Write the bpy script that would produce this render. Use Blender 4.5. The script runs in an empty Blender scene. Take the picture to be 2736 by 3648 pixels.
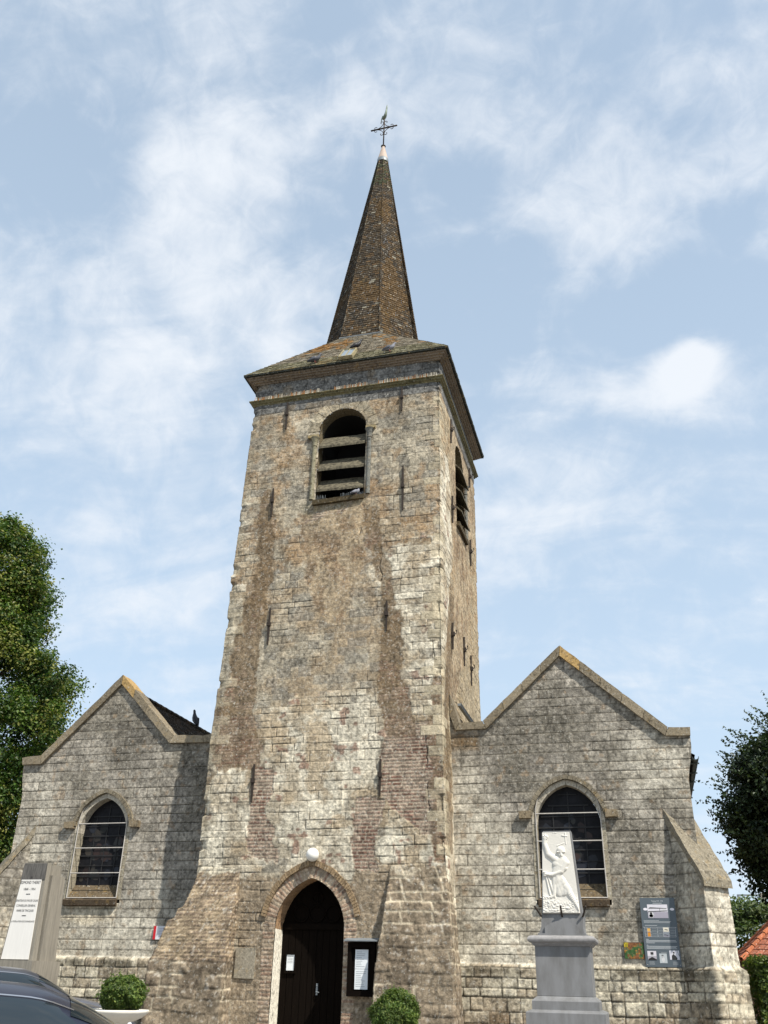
import bpy, math, random
import numpy as np
from mathutils import Vector, Matrix
PI = math.pi
rng = random.Random(7)
scene = bpy.context.scene
COL = scene.collection

# ------------------------------------------------------------------ camera
def make_camera():
    p, y, r = .48315734, .27242979, .02346405
    f = Vector((-math.sin(y)*math.cos(p), math.cos(y)*math.cos(p), math.sin(p)))
    rt = f.cross(Vector((0, 0, 1))).normalized(); up = rt.cross(f)
    rr = rt*math.cos(r)+up*math.sin(r); uu = up*math.cos(r)-rt*math.sin(r)
    cd = bpy.data.cameras.new('camera'); co = bpy.data.objects.new('camera', cd); COL.objects.link(co)
    m = Matrix((rr, uu, -f)).transposed().to_4x4(); m.translation = Vector((0, -21, 1.55))
    co.matrix_world = m
    cd.sensor_fit = 'VERTICAL'; cd.sensor_height = 36; cd.sensor_width = 27; cd.lens = 3200/3648*36
    cd.clip_start = .1; cd.clip_end = 3000
    scene.camera = co
make_camera()

# ------------------------------------------------------------------ world: sky with procedural clouds, one sun
SUN_EL = math.radians(52); SUN_AZ = math.radians(124)      # azimuth clockwise from +Y
SUND = Vector((math.sin(SUN_AZ)*math.cos(SUN_EL), math.cos(SUN_AZ)*math.cos(SUN_EL), math.sin(SUN_EL)))
CLOUDS = [(-0.347, 0.594, 0.725, 0.088, 1.0), (-0.288, 0.591, 0.753, 0.057, 0.6), (-0.384, 0.6, 0.702, 0.062, 0.6), (-0.327, 0.521, 0.789, 0.057, 0.45), (-0.434, 0.476, 0.765, 0.036, 0.3), (-0.38, 0.697, 0.608, 0.077, 0.75), (-0.299, 0.699, 0.65, 0.052, 0.6), (-0.467, 0.673, 0.574, 0.072, 0.6), (-0.496, 0.594, 0.633, 0.077, 0.35), (-0.21, 0.577, 0.789, 0.067, 0.55), (0.09, 0.819, 0.566, 0.034, 2.2), (0.108, 0.808, 0.58, 0.024, 1.8), (0.06, 0.79, 0.61, 0.05, -0.5), (0.10, 0.85, 0.52, 0.05, -0.5), (0.148, 0.603, 0.784, 0.026, 0.6), (-0.084, 0.818, 0.569, 0.036, 0.4), (-0.109, 0.887, 0.448, 0.077, 0.5), (-0.011, 0.876, 0.482, 0.077, 0.1), (0.064, 0.861, 0.504, 0.062, -0.2), (0.025, 0.661, 0.75, 0.088, 0.5), (0.096, 0.703, 0.705, 0.077, 0.5), (-0.038, 0.621, 0.783, 0.077, 0.4), (-0.109, 0.576, 0.81, 0.077, 0.35), (0.15, 0.72, 0.677, 0.062, 0.35), (-0.475, 0.717, 0.51, 0.093, 0.4), (-0.431, 0.775, 0.462, 0.067, 0.45), (-0.538, 0.695, 0.477, 0.077, 0.3), (-0.512, 0.783, 0.353, 0.103, 0.3), (0.012, 0.925, 0.381, 0.046, 0.25), (-0.258, 0.661, 0.705, 0.041, 0.2),
 (-0.136, 0.747, 0.651, 0.062, -0.5), (-0.091, 0.775, 0.626, 0.052, -0.5), (0.088, 0.767, 0.635, 0.062, -0.5), (0.044, 0.578, 0.815, 0.062, -0.5), (-0.192, 0.701, 0.687, 0.041, -0.5), (-0.157, 0.661, 0.733, 0.046, -0.5), (-0.502, 0.487, 0.715, 0.062, -0.5), (0.137, 0.771, 0.622, 0.052, -0.5)]
def make_world():
    w = bpy.data.worlds.new('World'); scene.world = w; w.use_nodes = True
    nt = w.node_tree; nt.nodes.clear(); N = nt.nodes.new; L = nt.links.new
    def math_(op, a, b=None, c=None, clamp=False):
        n = N('ShaderNodeMath'); n.operation = op; n.use_clamp = clamp
        for i, v in enumerate((a, b, c)):
            if v is None: continue
            if isinstance(v, (int, float)): n.inputs[i].default_value = v
            else: L(v, n.inputs[i])
        return n.outputs[0]
    tc = N('ShaderNodeTexCoord'); d = tc.outputs['Generated']
    sky = N('ShaderNodeTexSky'); sky.sky_type = 'NISHITA'; sky.sun_disc = False
    sky.sun_elevation = SUN_EL; sky.sun_rotation = SUN_AZ; sky.dust_density = 1.2; sky.air_density = 1.0; sky.ozone_density = 1.2
    # coordinates on a flat cloud deck, so that clouds flatten towards the horizon
    sep = N('ShaderNodeSeparateXYZ'); L(d, sep.inputs[0])
    zz = math_('ADD', math_('MAXIMUM', sep.outputs[2], 0.0), .25)
    comb = N('ShaderNodeCombineXYZ'); L(math_('DIVIDE', sep.outputs[0], zz), comb.inputs[0]); L(math_('DIVIDE', sep.outputs[1], zz), comb.inputs[1])
    def noise(scale, det, rough, dist, vec, off=0):
        mp = N('ShaderNodeMapping'); mp.inputs['Location'].default_value = (off, off*.7, off*.3); L(vec, mp.inputs[0])
        n = N('ShaderNodeTexNoise'); n.inputs['Scale'].default_value = scale; n.inputs['Detail'].default_value = det
        n.inputs['Roughness'].default_value = rough; n.inputs['Distortion'].default_value = dist; L(mp.outputs[0], n.inputs['Vector'])
        return n.outputs[0]
    # streaky high cloud: stretched along one wind direction
    mp = N('ShaderNodeMapping'); mp.inputs['Rotation'].default_value = (0, 0, math.radians(-38)); mp.inputs['Scale'].default_value = (1, 2.1, 1); L(comb.outputs[0], mp.inputs[0])
    veil = noise(3.4, 9, .56, .6, mp.outputs[0], 3.3)
    puff = noise(8.5, 10, .57, .9, d, 1.7)
    fine = noise(24, 8, .62, .8, d, 5.1)
    # warp the direction a little so that the cloud bodies do not read as discs
    wn = N('ShaderNodeTexNoise'); wn.inputs['Scale'].default_value = 7; wn.inputs['Detail'].default_value = 5; L(d, wn.inputs['Vector'])
    wv = N('ShaderNodeVectorMath'); wv.operation = 'MULTIPLY_ADD'; L(wn.outputs['Color'], wv.inputs[0]); wv.inputs[1].default_value = (.20,)*3; wv.inputs[2].default_value = (-.10,)*3
    wa = N('ShaderNodeVectorMath'); wa.operation = 'ADD'; L(d, wa.inputs[0]); L(wv.outputs[0], wa.inputs[1])
    wb = N('ShaderNodeVectorMath'); wb.operation = 'MULTIPLY_ADD'; L(wv.outputs[0], wb.inputs[0]); wb.inputs[1].default_value = (.22,)*3; L(d, wb.inputs[2])
    acc = None
    for x, y, z, r, a in CLOUDS:
        s = N('ShaderNodeVectorMath'); s.operation = 'DISTANCE'; L(wa.outputs[0] if a < 1.5 else wb.outputs[0], s.inputs[0]); s.inputs[1].default_value = (x, y, z)
        q = math_('DIVIDE', s.outputs['Value'], r*1.15); q = math_('MULTIPLY', q, q)
        e = math_('POWER', 2.718, math_('MULTIPLY', q, -1.0))
        acc = math_('MULTIPLY', e, a) if acc is None else math_('MULTIPLY_ADD', e, a, acc)
    t = math_('MULTIPLY_ADD', acc, .30, math_('MULTIPLY_ADD', veil, 1.0, math_('MULTIPLY_ADD', puff, .8, math_('MULTIPLY', fine, .5))))
    mr = N('ShaderNodeMapRange'); mr.interpolation_type = 'SMOOTHSTEP'; mr.inputs['From Min'].default_value = 1.02; mr.inputs['From Max'].default_value = 1.74; mr.inputs['To Max'].default_value = .92; L(t, mr.inputs['Value'])
    # thin haze over everything, thicker low down
    hz = N('ShaderNodeMapRange'); hz.inputs['From Min'].default_value = .75; hz.inputs['From Max'].default_value = .05; hz.inputs['To Min'].default_value = .52; hz.inputs['To Max'].default_value = .78; L(sep.outputs[2], hz.inputs['Value'])
    m1 = N('ShaderNodeMix'); m1.data_type = 'RGBA'; L(hz.outputs[0], m1.inputs['Factor']); L(sky.outputs[0], m1.inputs['A']); m1.inputs['B'].default_value = (5.0, 6.2, 7.4, 1)
    m2 = N('ShaderNodeMix'); m2.data_type = 'RGBA'; L(mr.outputs[0], m2.inputs['Factor']); L(m1.outputs['Result'], m2.inputs['A']); m2.inputs['B'].default_value = (6.3, 6.6, 7.0, 1)
    bg = N('ShaderNodeBackground'); bg.inputs['Strength'].default_value = .094; L(m2.outputs['Result'], bg.inputs['Color'])
    out = N('ShaderNodeOutputWorld'); L(bg.outputs[0], out.inputs[0])
make_world()
sl = bpy.data.lights.new('sun', 'SUN'); sl.energy = 4.2; sl.angle = math.radians(.53); sl.color = (1, .95, .86)
so = bpy.data.objects.new('sun', sl); COL.objects.link(so); so.location = SUND*60
so.rotation_euler = SUND.to_track_quat('Z', 'Y').to_euler()
scene.view_settings.view_transform = 'Standard'; scene.view_settings.look = 'None'
scene.view_settings.exposure = .62; scene.view_settings.gamma = 1

# ------------------------------------------------------------------ numpy noise
def _h(ix, iy, s):
    n = (ix.astype(np.int64)*374761393 + iy.astype(np.int64)*668265263 + int(s)*974711) & 0x7fffffff
    n = ((n ^ (n >> 13))*1274126177) & 0x7fffffff
    n = ((n ^ (n >> 15))*1911520717) & 0x7fffffff
    return ((n ^ (n >> 16)) & 0xffffff)/float(0xffffff)
def vn(x, y, s):
    x = np.asarray(x, float); y = np.asarray(y, float); x, y = np.broadcast_arrays(x, y)
    ix = np.floor(x); iy = np.floor(y); fx = x-ix; fy = y-iy; fx = fx*fx*(3-2*fx); fy = fy*fy*(3-2*fy)
    a = _h(ix, iy, s); b = _h(ix+1, iy, s); c = _h(ix, iy+1, s); d = _h(ix+1, iy+1, s)
    return (a*(1-fx)+b*fx)*(1-fy)+(c*(1-fx)+d*fx)*fy
def fbm(x, y, s, o=4, g=.5):
    t = 0; a = 1; w = 0
    for i in range(o):
        t = t+a*vn(x*2**i+i*7.3, y*2**i-i*3.1, s+i*17); w += a; a *= g
    return t/w
def ss(a, b, x):
    t = np.clip((x-a)/(b-a), 0, 1); return t*t*(3-2*t)
def lerp3(c, d, m): return c*(1-m[..., None])+np.asarray(d)*m[..., None]
def lin(r, g, b):
    f = lambda v: ((v/255+.055)/1.055)**2.4 if v > 10 else v/255/12.92
    return np.array([f(r), f(g), f(b)])

# ------------------------------------------------------------------ materials
def new_mat(name):
    m = bpy.data.materials.new(name); m.use_nodes = True; nt = m.node_tree
    return m, nt, nt.nodes['Principled BSDF']
def mat(name, color, rough=.7, metal=0, noise=0, scale=8, bump=0, bscale=None, spec=.3, coat=0, color2=None, stretch=(1, 1, 1), attr=False):
    """plain surface with procedural variation; attr = multiply by the mesh's own colours"""
    m, nt, b = new_mat(name); N = nt.nodes.new; L = nt.links.new
    b.inputs['Roughness'].default_value = rough; b.inputs['Metallic'].default_value = metal
    b.inputs['Specular IOR Level'].default_value = spec; b.inputs['Coat Weight'].default_value = coat
    tc = N('ShaderNodeTexCoord'); mp = N('ShaderNodeMapping'); mp.inputs['Scale'].default_value = stretch; L(tc.outputs['Object'], mp.inputs[0])
    n = N('ShaderNodeTexNoise'); n.inputs['Scale'].default_value = scale; n.inputs['Detail'].default_value = 6; n.inputs['Roughness'].default_value = .6; L(mp.outputs[0], n.inputs['Vector'])
    if attr:
        a = N('ShaderNodeAttribute'); a.attribute_name = 'Col'; base = a.outputs['Color']
    else:
        r = N('ShaderNodeRGB'); r.outputs[0].default_value = (*color[:3], 1); base = r.outputs[0]
    if color2 is not None:
        mr = N('ShaderNodeMapRange'); mr.inputs['From Min'].default_value = .38; mr.inputs['From Max'].default_value = .66; L(n.outputs[0], mr.inputs['Value'])
        mx = N('ShaderNodeMix'); mx.data_type = 'RGBA'; L(mr.outputs[0], mx.inputs['Factor']); L(base, mx.inputs['A']); mx.inputs['B'].default_value = (*color2[:3], 1); base = mx.outputs['Result']
    elif noise:
        mr = N('ShaderNodeMapRange'); mr.inputs['From Min'].default_value = .25; mr.inputs['From Max'].default_value = .75
        mr.inputs['To Min'].default_value = 1-noise; mr.inputs['To Max'].default_value = 1+noise; L(n.outputs[0], mr.inputs['Value'])
        vm = N('ShaderNodeVectorMath'); vm.operation = 'SCALE'; L(base, vm.inputs[0]); L(mr.outputs[0], vm.inputs['Scale']); base = vm.outputs[0]
    L(base, b.inputs['Base Color'])
    if bump:
        n2 = N('ShaderNodeTexNoise'); n2.inputs['Scale'].default_value = bscale or scale*3; n2.inputs['Detail'].default_value = 6; L(mp.outputs[0], n2.inputs['Vector'])
        bp = N('ShaderNodeBump'); bp.inputs['Strength'].default_value = 1; bp.inputs['Distance'].default_value = bump; L(n2.outputs[0], bp.inputs['Height']); L(bp.outputs[0], b.inputs['Normal'])
    return m
def leaf_mat(name, trans=.35):
    m, nt, b = new_mat(name); N = nt.nodes.new; L = nt.links.new
    a = N('ShaderNodeAttribute'); a.attribute_name = 'Col'
    L(a.outputs['Color'], b.inputs['Base Color']); b.inputs['Roughness'].default_value = .5; b.inputs['Specular IOR Level'].default_value = .35
    t = N('ShaderNodeBsdfTranslucent'); g = N('ShaderNodeVectorMath'); g.operation = 'MULTIPLY'; g.inputs[1].default_value = (1.1, 1.35, .5); L(a.outputs['Color'], g.inputs[0]); L(g.outputs[0], t.inputs['Color'])
    mx = N('ShaderNodeMixShader'); mx.inputs[0].default_value = trans; L(b.outputs[0], mx.inputs[1]); L(t.outputs[0], mx.inputs[2])
    L(mx.outputs[0], nt.nodes['Material Output'].inputs[0])
    return m

M = {}
def stone_mat(name, grain, dark, pale, ochre, bump, bscale):
    """weathered stone: the mesh's own colours, dark and pale lichen crusts of fingertip size, some ochre patches"""
    m, nt, b = new_mat(name); N = nt.nodes.new; L = nt.links.new; b.inputs['Roughness'].default_value = .92; b.inputs['Specular IOR Level'].default_value = .15
    tc = N('ShaderNodeTexCoord'); at = N('ShaderNodeAttribute'); at.attribute_name = 'Col'
    def noise(sc, det, rough=.6):
        n = N('ShaderNodeTexNoise'); n.inputs['Scale'].default_value = sc; n.inputs['Detail'].default_value = det; n.inputs['Roughness'].default_value = rough; L(tc.outputs['Object'], n.inputs['Vector']); return n.outputs[0]
    def rng_(src, a, b_, c, d):
        r = N('ShaderNodeMapRange'); r.inputs['From Min'].default_value = a; r.inputs['From Max'].default_value = b_; r.inputs['To Min'].default_value = c; r.inputs['To Max'].default_value = d; L(src, r.inputs['Value']); return r.outputs[0]
    def mix(fac, a, bcol):
        x = N('ShaderNodeMix'); x.data_type = 'RGBA'; L(fac, x.inputs['Factor']); L(a, x.inputs['A'])
        if isinstance(bcol, tuple): x.inputs['B'].default_value = (*bcol, 1)
        else: L(bcol, x.inputs['B'])
        return x.outputs['Result']
    def mul(a, f):
        v = N('ShaderNodeVectorMath'); v.operation = 'SCALE'; L(a, v.inputs[0])
        if isinstance(f, float): v.inputs['Scale'].default_value = f
        else: L(f, v.inputs['Scale'])
        return v.outputs[0]
    base = mul(at.outputs['Color'], rng_(noise(grain, 4), .3, .7, .72, 1.28))
    area = rng_(noise(1.7, 4), .36, .60, .3, 1.0)
    md = N('ShaderNodeMath'); md.operation = 'MULTIPLY'; L(rng_(noise(13, 6, .72), .51, .61, 0, dark), md.inputs[0]); L(area, md.inputs[1])
    base = mix(md.outputs[0], base, mul(at.outputs['Color'], .30))
    base = mix(rng_(noise(17, 4, .65), .60, .68, 0, pale), base, (.50, .48, .42))
    if ochre: base = mix(rng_(noise(6, 5, .65), .58, .70, 0, ochre), base, (.30, .19, .055))
    L(base, b.inputs['Base Color'])
    bp = N('ShaderNodeBump'); bp.inputs['Strength'].default_value = 1; bp.inputs['Distance'].default_value = bump; L(noise(bscale, 6, .65), bp.inputs['Height']); L(bp.outputs[0], b.inputs['Normal'])
    return m
M['masonry'] = stone_mat('old_masonry', 26, .85, .62, .0, .016, 26)
M['stone'] = stone_mat('dressed_stone', 24, .85, .5, .45, .008, 34)
M['tile'] = stone_mat('clay_tile', 16, .5, .75, .25, .006, 40)
M['iron'] = mat('rusty_iron', (.035, .026, .02), .8, noise=.4, scale=14, bump=.002, spec=.3)
M['darkwood'] = mat('dark_stained_wood', (.0055, .0036, .0024), .9, noise=.35, scale=5, stretch=(9, 9, .7), bump=.002, bscale=20, spec=.06)
M['oldwood'] = mat('weathered_louvre_wood', (.15, .13, .085), .9, noise=.45, scale=13, bump=.006, color2=(.035, .03, .02))
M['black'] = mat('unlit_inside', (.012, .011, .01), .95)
M['glass'] = mat('dark_leaded_glass', (.012, .012, .014), .45, noise=.5, scale=6, spec=.10, bump=.003, bscale=5)
M['lead'] = mat('lead_came', (.02, .02, .021), .7, noise=.3, scale=20)
M['whitebar'] = mat('pale_painted_metal', (.44, .41, .37), .6, noise=.2, scale=20)
M['zinc'] = mat('weathered_zinc', (.22, .24, .25), .5, metal=.35, noise=.25, scale=9)
M['gutter'] = mat('dark_green_gutter', (.045, .055, .05), .5, noise=.2, scale=9)
M['cone'] = mat('pale_lead_cap', (.38, .30, .245), .65, noise=.16, scale=5, spec=.3)
M['white'] = mat('white_opal_glass', (.80, .78, .72), .35, noise=.03, scale=6, spec=.5)
M['paper'] = mat('white_paper', (.74, .77, .78), .6, noise=.05, scale=9)
M['ink'] = mat('grey_print', (.28, .30, .31), .7)
M['inkblack'] = mat('black_lettering', (.02, .02, .022), .6)
M['marble'] = mat('white_marble', (.66, .63, .565), .6, noise=.05, scale=9, bump=.0015, bscale=60, color2=None)
M['granite'] = mat('blue_grey_stone', (.20, .20, .202), .72, scale=3.2, stretch=(2.2, 2.2, .7), color2=(.145, .143, .14), bump=.002, bscale=110)
M['granite_light'] = mat('blue_grey_stone_weathered', (.25, .24, .235), .75, noise=.22, scale=14, bump=.0015, bscale=120)
M['concrete'] = mat('streaked_concrete', (.27, .245, .20), .9, scale=3, stretch=(6, 6, .6), color2=(.19, .172, .142), bump=.003, bscale=60)
M['concrete_dark'] = mat('blackened_concrete', (.075, .07, .065), .9, scale=4, stretch=(7, 7, .7), color2=(.16, .15, .135), bump=.003, bscale=60)
M['bark'] = mat('bark', (.07, .05, .035), .95, noise=.4, scale=6, stretch=(4, 4, .8), bump=.02, bscale=14)
M['soil'] = mat('soil', (.05, .035, .022), .95, noise=.4, scale=20, bump=.02)
M['leaf'] = leaf_mat('foliage')
M['leafdark'] = leaf_mat('dark_foliage', .15)
M['sign'] = mat('slate_grey_panel', (.085, .105, .12), .45, noise=.05, scale=4, spec=.4)
M['attr'] = mat('printed_colours', (1, 1, 1), .5, noise=.05, scale=12, attr=True)
M['ground'] = mat('pale_gravelled_asphalt', (.20, .185, .165), .92, noise=.3, scale=3, bump=.01, bscale=40)
M['feather'] = mat('slate_feathers', (.07, .075, .09), .7, noise=.35, scale=16)
M['feathergrey'] = mat('pale_pigeon_feathers', (.20, .205, .235), .7, noise=.3, scale=14)
M['featherblack'] = mat('black_feathers', (.015, .015, .018), .55)
M['pink'] = mat('pigeon_leg', (.32, .10, .08), .6)
M['ceramic'] = mat('cream_planter', (.70, .66, .58), .6, noise=.07, scale=8, bump=.002)

# ------------------------------------------------------------------ objects and tags
def base(o):
    v = Vector((0, 0, 0))
    while o is not None: v += o.location; o = o.parent
    return v
def link(name, me, m=None, parent=None, origin=None):
    o = bpy.data.objects.new(name, me); COL.objects.link(o)
    if m is not None: me.materials.append(m)
    if parent is not None: o.parent = parent
    return o
def thing(name, label, cat, loc=(0, 0, 0), rz=0, group=None):
    o = bpy.data.objects.new(name, None); COL.objects.link(o); o.location = loc; o.rotation_euler = (0, 0, rz); o.empty_display_size = .3
    o['label'] = label; o['category'] = cat
    if group: o['group'] = group
    return o
def tag(o, label, cat, group=None):
    o['label'] = label; o['category'] = cat
    if group: o['group'] = group
    return o
class MB:
    def __init__(s): s.v = []; s.f = []; s.c = []; s.cur = (1, 1, 1)
    def add(s, vs, fs):
        n = len(s.v); s.v += [tuple(p) for p in vs]; s.f += [tuple(i+n for i in f) for f in fs]; s.c += [tuple(s.cur)]*len(vs); return s
    def box(s, x0, x1, y0, y1, z0, z1):
        return s.hexa([(x0, y0, z0), (x1, y0, z0), (x1, y1, z0), (x0, y1, z0), (x0, y0, z1), (x1, y0, z1), (x1, y1, z1), (x0, y1, z1)])
    def hexa(s, p): return s.add(p, [(3, 2, 1, 0), (4, 5, 6, 7), (0, 1, 5, 4), (1, 2, 6, 5), (2, 3, 7, 6), (3, 0, 4, 7)])
    def tube(s, path, r, n=8, cap=True):
        P = [Vector(p) for p in path]; R = r if hasattr(r, '__len__') else [r]*len(P); vs = []; fs = []
        ref = Vector((0, 0, 1)) if abs((P[-1]-P[0]).normalized().z) < .9 else Vector((0, 1, 0))
        for i, p in enumerate(P):
            t = (P[min(i+1, len(P)-1)]-P[max(i-1, 0)]).normalized(); a = t.cross(ref); a = a.normalized() if a.length > 1e-6 else Vector((1, 0, 0)); b = a.cross(t)
            rr = R[i] if hasattr(R[i], '__len__') else (R[i], R[i])
            for k in range(n):
                q = 2*PI*k/n; vs.append(p+a*math.cos(q)*rr[0]+b*math.sin(q)*rr[1])
        for i in range(len(P)-1):
            for k in range(n):
                fs.append((i*n+k, i*n+(k+1) % n, (i+1)*n+(k+1) % n, (i+1)*n+k))
        if cap: fs.append(tuple(range(n))[::-1]); fs.append(tuple((len(P)-1)*n+k for k in range(n)))
        return s.add(vs, fs)
    def lathe(s, prof, n=32, c=(0, 0, 0)):
        vs = []; fs = []
        for r, z in prof:
            for k in range(n): vs.append((c[0]+r*math.cos(2*PI*k/n), c[1]+r*math.sin(2*PI*k/n), c[2]+z))
        for i in range(len(prof)-1):
            for k in range(n): fs.append((i*n+k, i*n+(k+1) % n, (i+1)*n+(k+1) % n, (i+1)*n+k))
        return s.add(vs, fs)
    def prism(s, poly, y0, y1):
        """poly of (x, z) extruded along y"""
        n = len(poly); vs = [(x, y0, z) for x, z in poly]+[(x, y1, z) for x, z in poly]
        fs = [tuple(range(n)), tuple(range(n, 2*n))[::-1]]+[(i, n+i, n+(i+1) % n, (i+1) % n) for i in range(n)]
        return s.add(vs, fs)
    def build(s, name, m, parent=None, smooth=False, fix=True):
        o0 = base(parent) if parent is not None else Vector((0, 0, 0))
        me = bpy.data.meshes.new(name); me.from_pydata([(p[0]-o0.x, p[1]-o0.y, p[2]-o0.z) for p in s.v], [], s.f)
        a = me.color_attributes.new('Col', 'FLOAT_COLOR', 'POINT')
        a.data.foreach_set('color', np.array([(*c[:3], 1) for c in s.c], dtype=np.float32).ravel())
        if fix:
            import bmesh
            bm = bmesh.new(); bm.from_mesh(me); bmesh.ops.recalc_face_normals(bm, faces=bm.faces); bm.to_mesh(me); bm.free()
        if smooth: me.polygons.foreach_set('use_smooth', [True]*len(me.polygons))
        return link(name, me, m, parent)
def np_mesh(name, V, F, C, m, parent=None, smooth=True):
    """quads or tris from arrays"""
    o0 = base(parent) if parent is not None else Vector((0, 0, 0))
    V = np.asarray(V, np.float32)-np.array(o0, np.float32); F = np.asarray(F, np.int32); k = F.shape[1]
    me = bpy.data.meshes.new(name); me.vertices.add(len(V)); me.vertices.foreach_set('co', V.ravel())
    me.loops.add(F.size); me.loops.foreach_set('vertex_index', F.ravel())
    me.polygons.add(len(F)); me.polygons.foreach_set('loop_start', np.arange(len(F), dtype=np.int32)*k)
    me.polygons.foreach_set('use_smooth', np.full(len(F), smooth))
    me.update(calc_edges=True)
    if C is not None:
        a = me.color_attributes.new('Col', 'FLOAT_COLOR', 'POINT')
        a.data.foreach_set('color', np.concatenate([np.clip(C, 0.004, .95), np.ones((len(V), 1))], 1).astype(np.float32).ravel())
    me.validate()
    return link(name, me, m, parent)
def grid_mesh(name, P, C, keep, m, parent, flip=False, smooth=True):
    ny, nx = P.shape[:2]; idx = np.arange(ny*nx).reshape(ny, nx)
    F = np.stack([idx[:-1, :-1], idx[:-1, 1:], idx[1:, 1:], idx[1:, :-1]], -1)
    if flip: F = F[..., ::-1]
    F = F[keep] if keep is not None else F.reshape(-1, 4)
    used = np.zeros(ny*nx, bool); used[F.ravel()] = True; re = np.cumsum(used)-1
    return np_mesh(name, P.reshape(-1, 3)[used], re[F], C.reshape(-1, 3)[used], m, parent, smooth)
def text_mb(mb, body, size, origin, ux=(1, 0, 0), uz=(0, 0, 1), width=None, align='CENTER'):
    cu = bpy.data.curves.new('lettering', 'FONT'); cu.body = body; cu.size = size; cu.align_x = align; cu.resolution_u = 3
    o = bpy.data.objects.new('lettering', cu); COL.objects.link(o)
    dg = bpy.context.evaluated_depsgraph_get(); me = o.evaluated_get(dg).to_mesh()
    vs = [v.co.copy() for v in me.vertices]; fs = [tuple(p.vertices) for p in me.polygons]
    o.evaluated_get(dg).to_mesh_clear(); bpy.data.objects.remove(o); bpy.data.curves.remove(cu)
    if not vs: return
    k = 1
    if width: k = width/max(1e-6, max(v.x for v in vs)-min(v.x for v in vs))
    O = Vector(origin); X = Vector(ux); Z = Vector(uz)
    mb.add([O+X*v.x*k+Z*v.y for v in vs], fs)
# ------------------------------------------------------------------ masonry
def layout(u, v, hmin, hmax, L, seed, wav=.012, z0=-1.0):
    """random coursed blocks: distance to the nearest joint and two random numbers per block"""
    rs = np.random.RandomState(seed); b = z0+np.cumsum(rs.uniform(hmin, hmax, 400))
    vv = v+wav*(fbm(u*.9, v*.9, seed+5, 3)-.5)*2; uu = u+wav*(fbm(u*1.1+40, v*1.1, seed+6, 3)-.5)*2
    r = np.clip(np.searchsorted(b, vv)-1, 0, 398); dv = np.minimum(np.abs(vv-b[r]), np.abs(b[r+1]-vv))
    z = np.zeros_like(r)
    Lr = L*(.75+.6*_h(r, z, seed+1)); t = uu/Lr+_h(r, z+3, seed+2)*9
    k = np.floor(t); j = lambda q: (_h(q, r, seed+3)-.5)*.6
    k = np.where(t < k+j(k), k-1, k); k = np.where(t >= k+1+j(k+1), k+1, k)
    du = np.minimum(t-k-j(k), k+1+j(k+1)-t)*Lr
    return np.minimum(np.abs(du), dv), _h(k, r, seed+8), _h(k, r, seed+9), du, dv
def sd_arch(x, z, cx, zs, w, h, zb):
    R = (w*w+h*h)/(2*w); cl = cx-w+R; cr = cx+w-R
    up = np.maximum(np.hypot(x-cl, z-zs), np.hypot(x-cr, z-zs))-R
    lo = np.maximum(np.abs(x-cx)-w, zb-z)
    return np.where(z > zs, up, lo)
def arch_path(cx, zs, w, h, off=0, n=16):
    R = (w*w+h*h)/(2*w); cl = cx-w+R; cr = cx+w-R; a = math.acos(max(-1, min(1, (cx-cl)/(R+off))))
    left = [(cl+(R+off)*math.cos(PI+(a-PI)*i/n), zs+(R+off)*math.sin(PI+(a-PI)*i/n)) for i in range(n+1)]
    return left+[(2*cx-x, z) for x, z in left[::-1][1:]]
def snap(X, Z, keep, fn, cell):
    """move the border vertices of a cut-out onto its outline"""
    s = fn(X, Z); e = 1e-3; gx = (fn(X+e, Z)-s)/e; gz = (fn(X, Z+e)-s)/e
    m = np.abs(s) < cell*.8
    return np.where(m, X-s*gx, X), np.where(m, Z-s*gz, Z)
def seg_d(x, z, pts):
    d = np.full(np.shape(x), 9.)
    for (a, b), (c, e) in zip(pts[:-1], pts[1:]):
        t = np.clip(((x-a)*(c-a)+(z-b)*(e-b))/((c-a)**2+(e-b)**2+1e-9), 0, 1); d = np.minimum(d, np.hypot(x-a-t*(c-a), z-b-t*(e-b)))
    return d
def strip_mask(x, z, rows, soft=.12, s=1):
    """soft-edged area given as (z, x0, x1) rows from top to bottom"""
    R = sorted(rows); zz = [r[0] for r in R]; a = np.interp(z, zz, [r[1] for r in R]); b = np.interp(z, zz, [r[2] for r in R])
    w = (fbm(x*2.2, z*2.2, s+3, 4)-.5)*.5
    m = ss(-soft, soft, np.minimum(x-a, b-x)+w*.9)
    return m*ss(-soft, soft, z-zz[0]+w)*ss(-soft, soft, zz[-1]-z+w)
BRICK = lin(138, 102, 84); MORTAR = lin(172, 157, 134)
def speckle(x, z, C, s, dark=.5, white=.3, f=11):
    a = fbm(x*f, z*f, s, 3, .6); b = fbm(x*1.3, z*1.3, s+9, 4)
    m = ss(.52, .66, a*.75+b*.35)*dark; C = C*(1-m[..., None]*.8)
    w = ss(.70, .80, fbm(x*f*1.3, z*f*1.3, s+4, 2, .6))*white
    return lerp3(C, lin(205, 200, 188), w)


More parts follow.
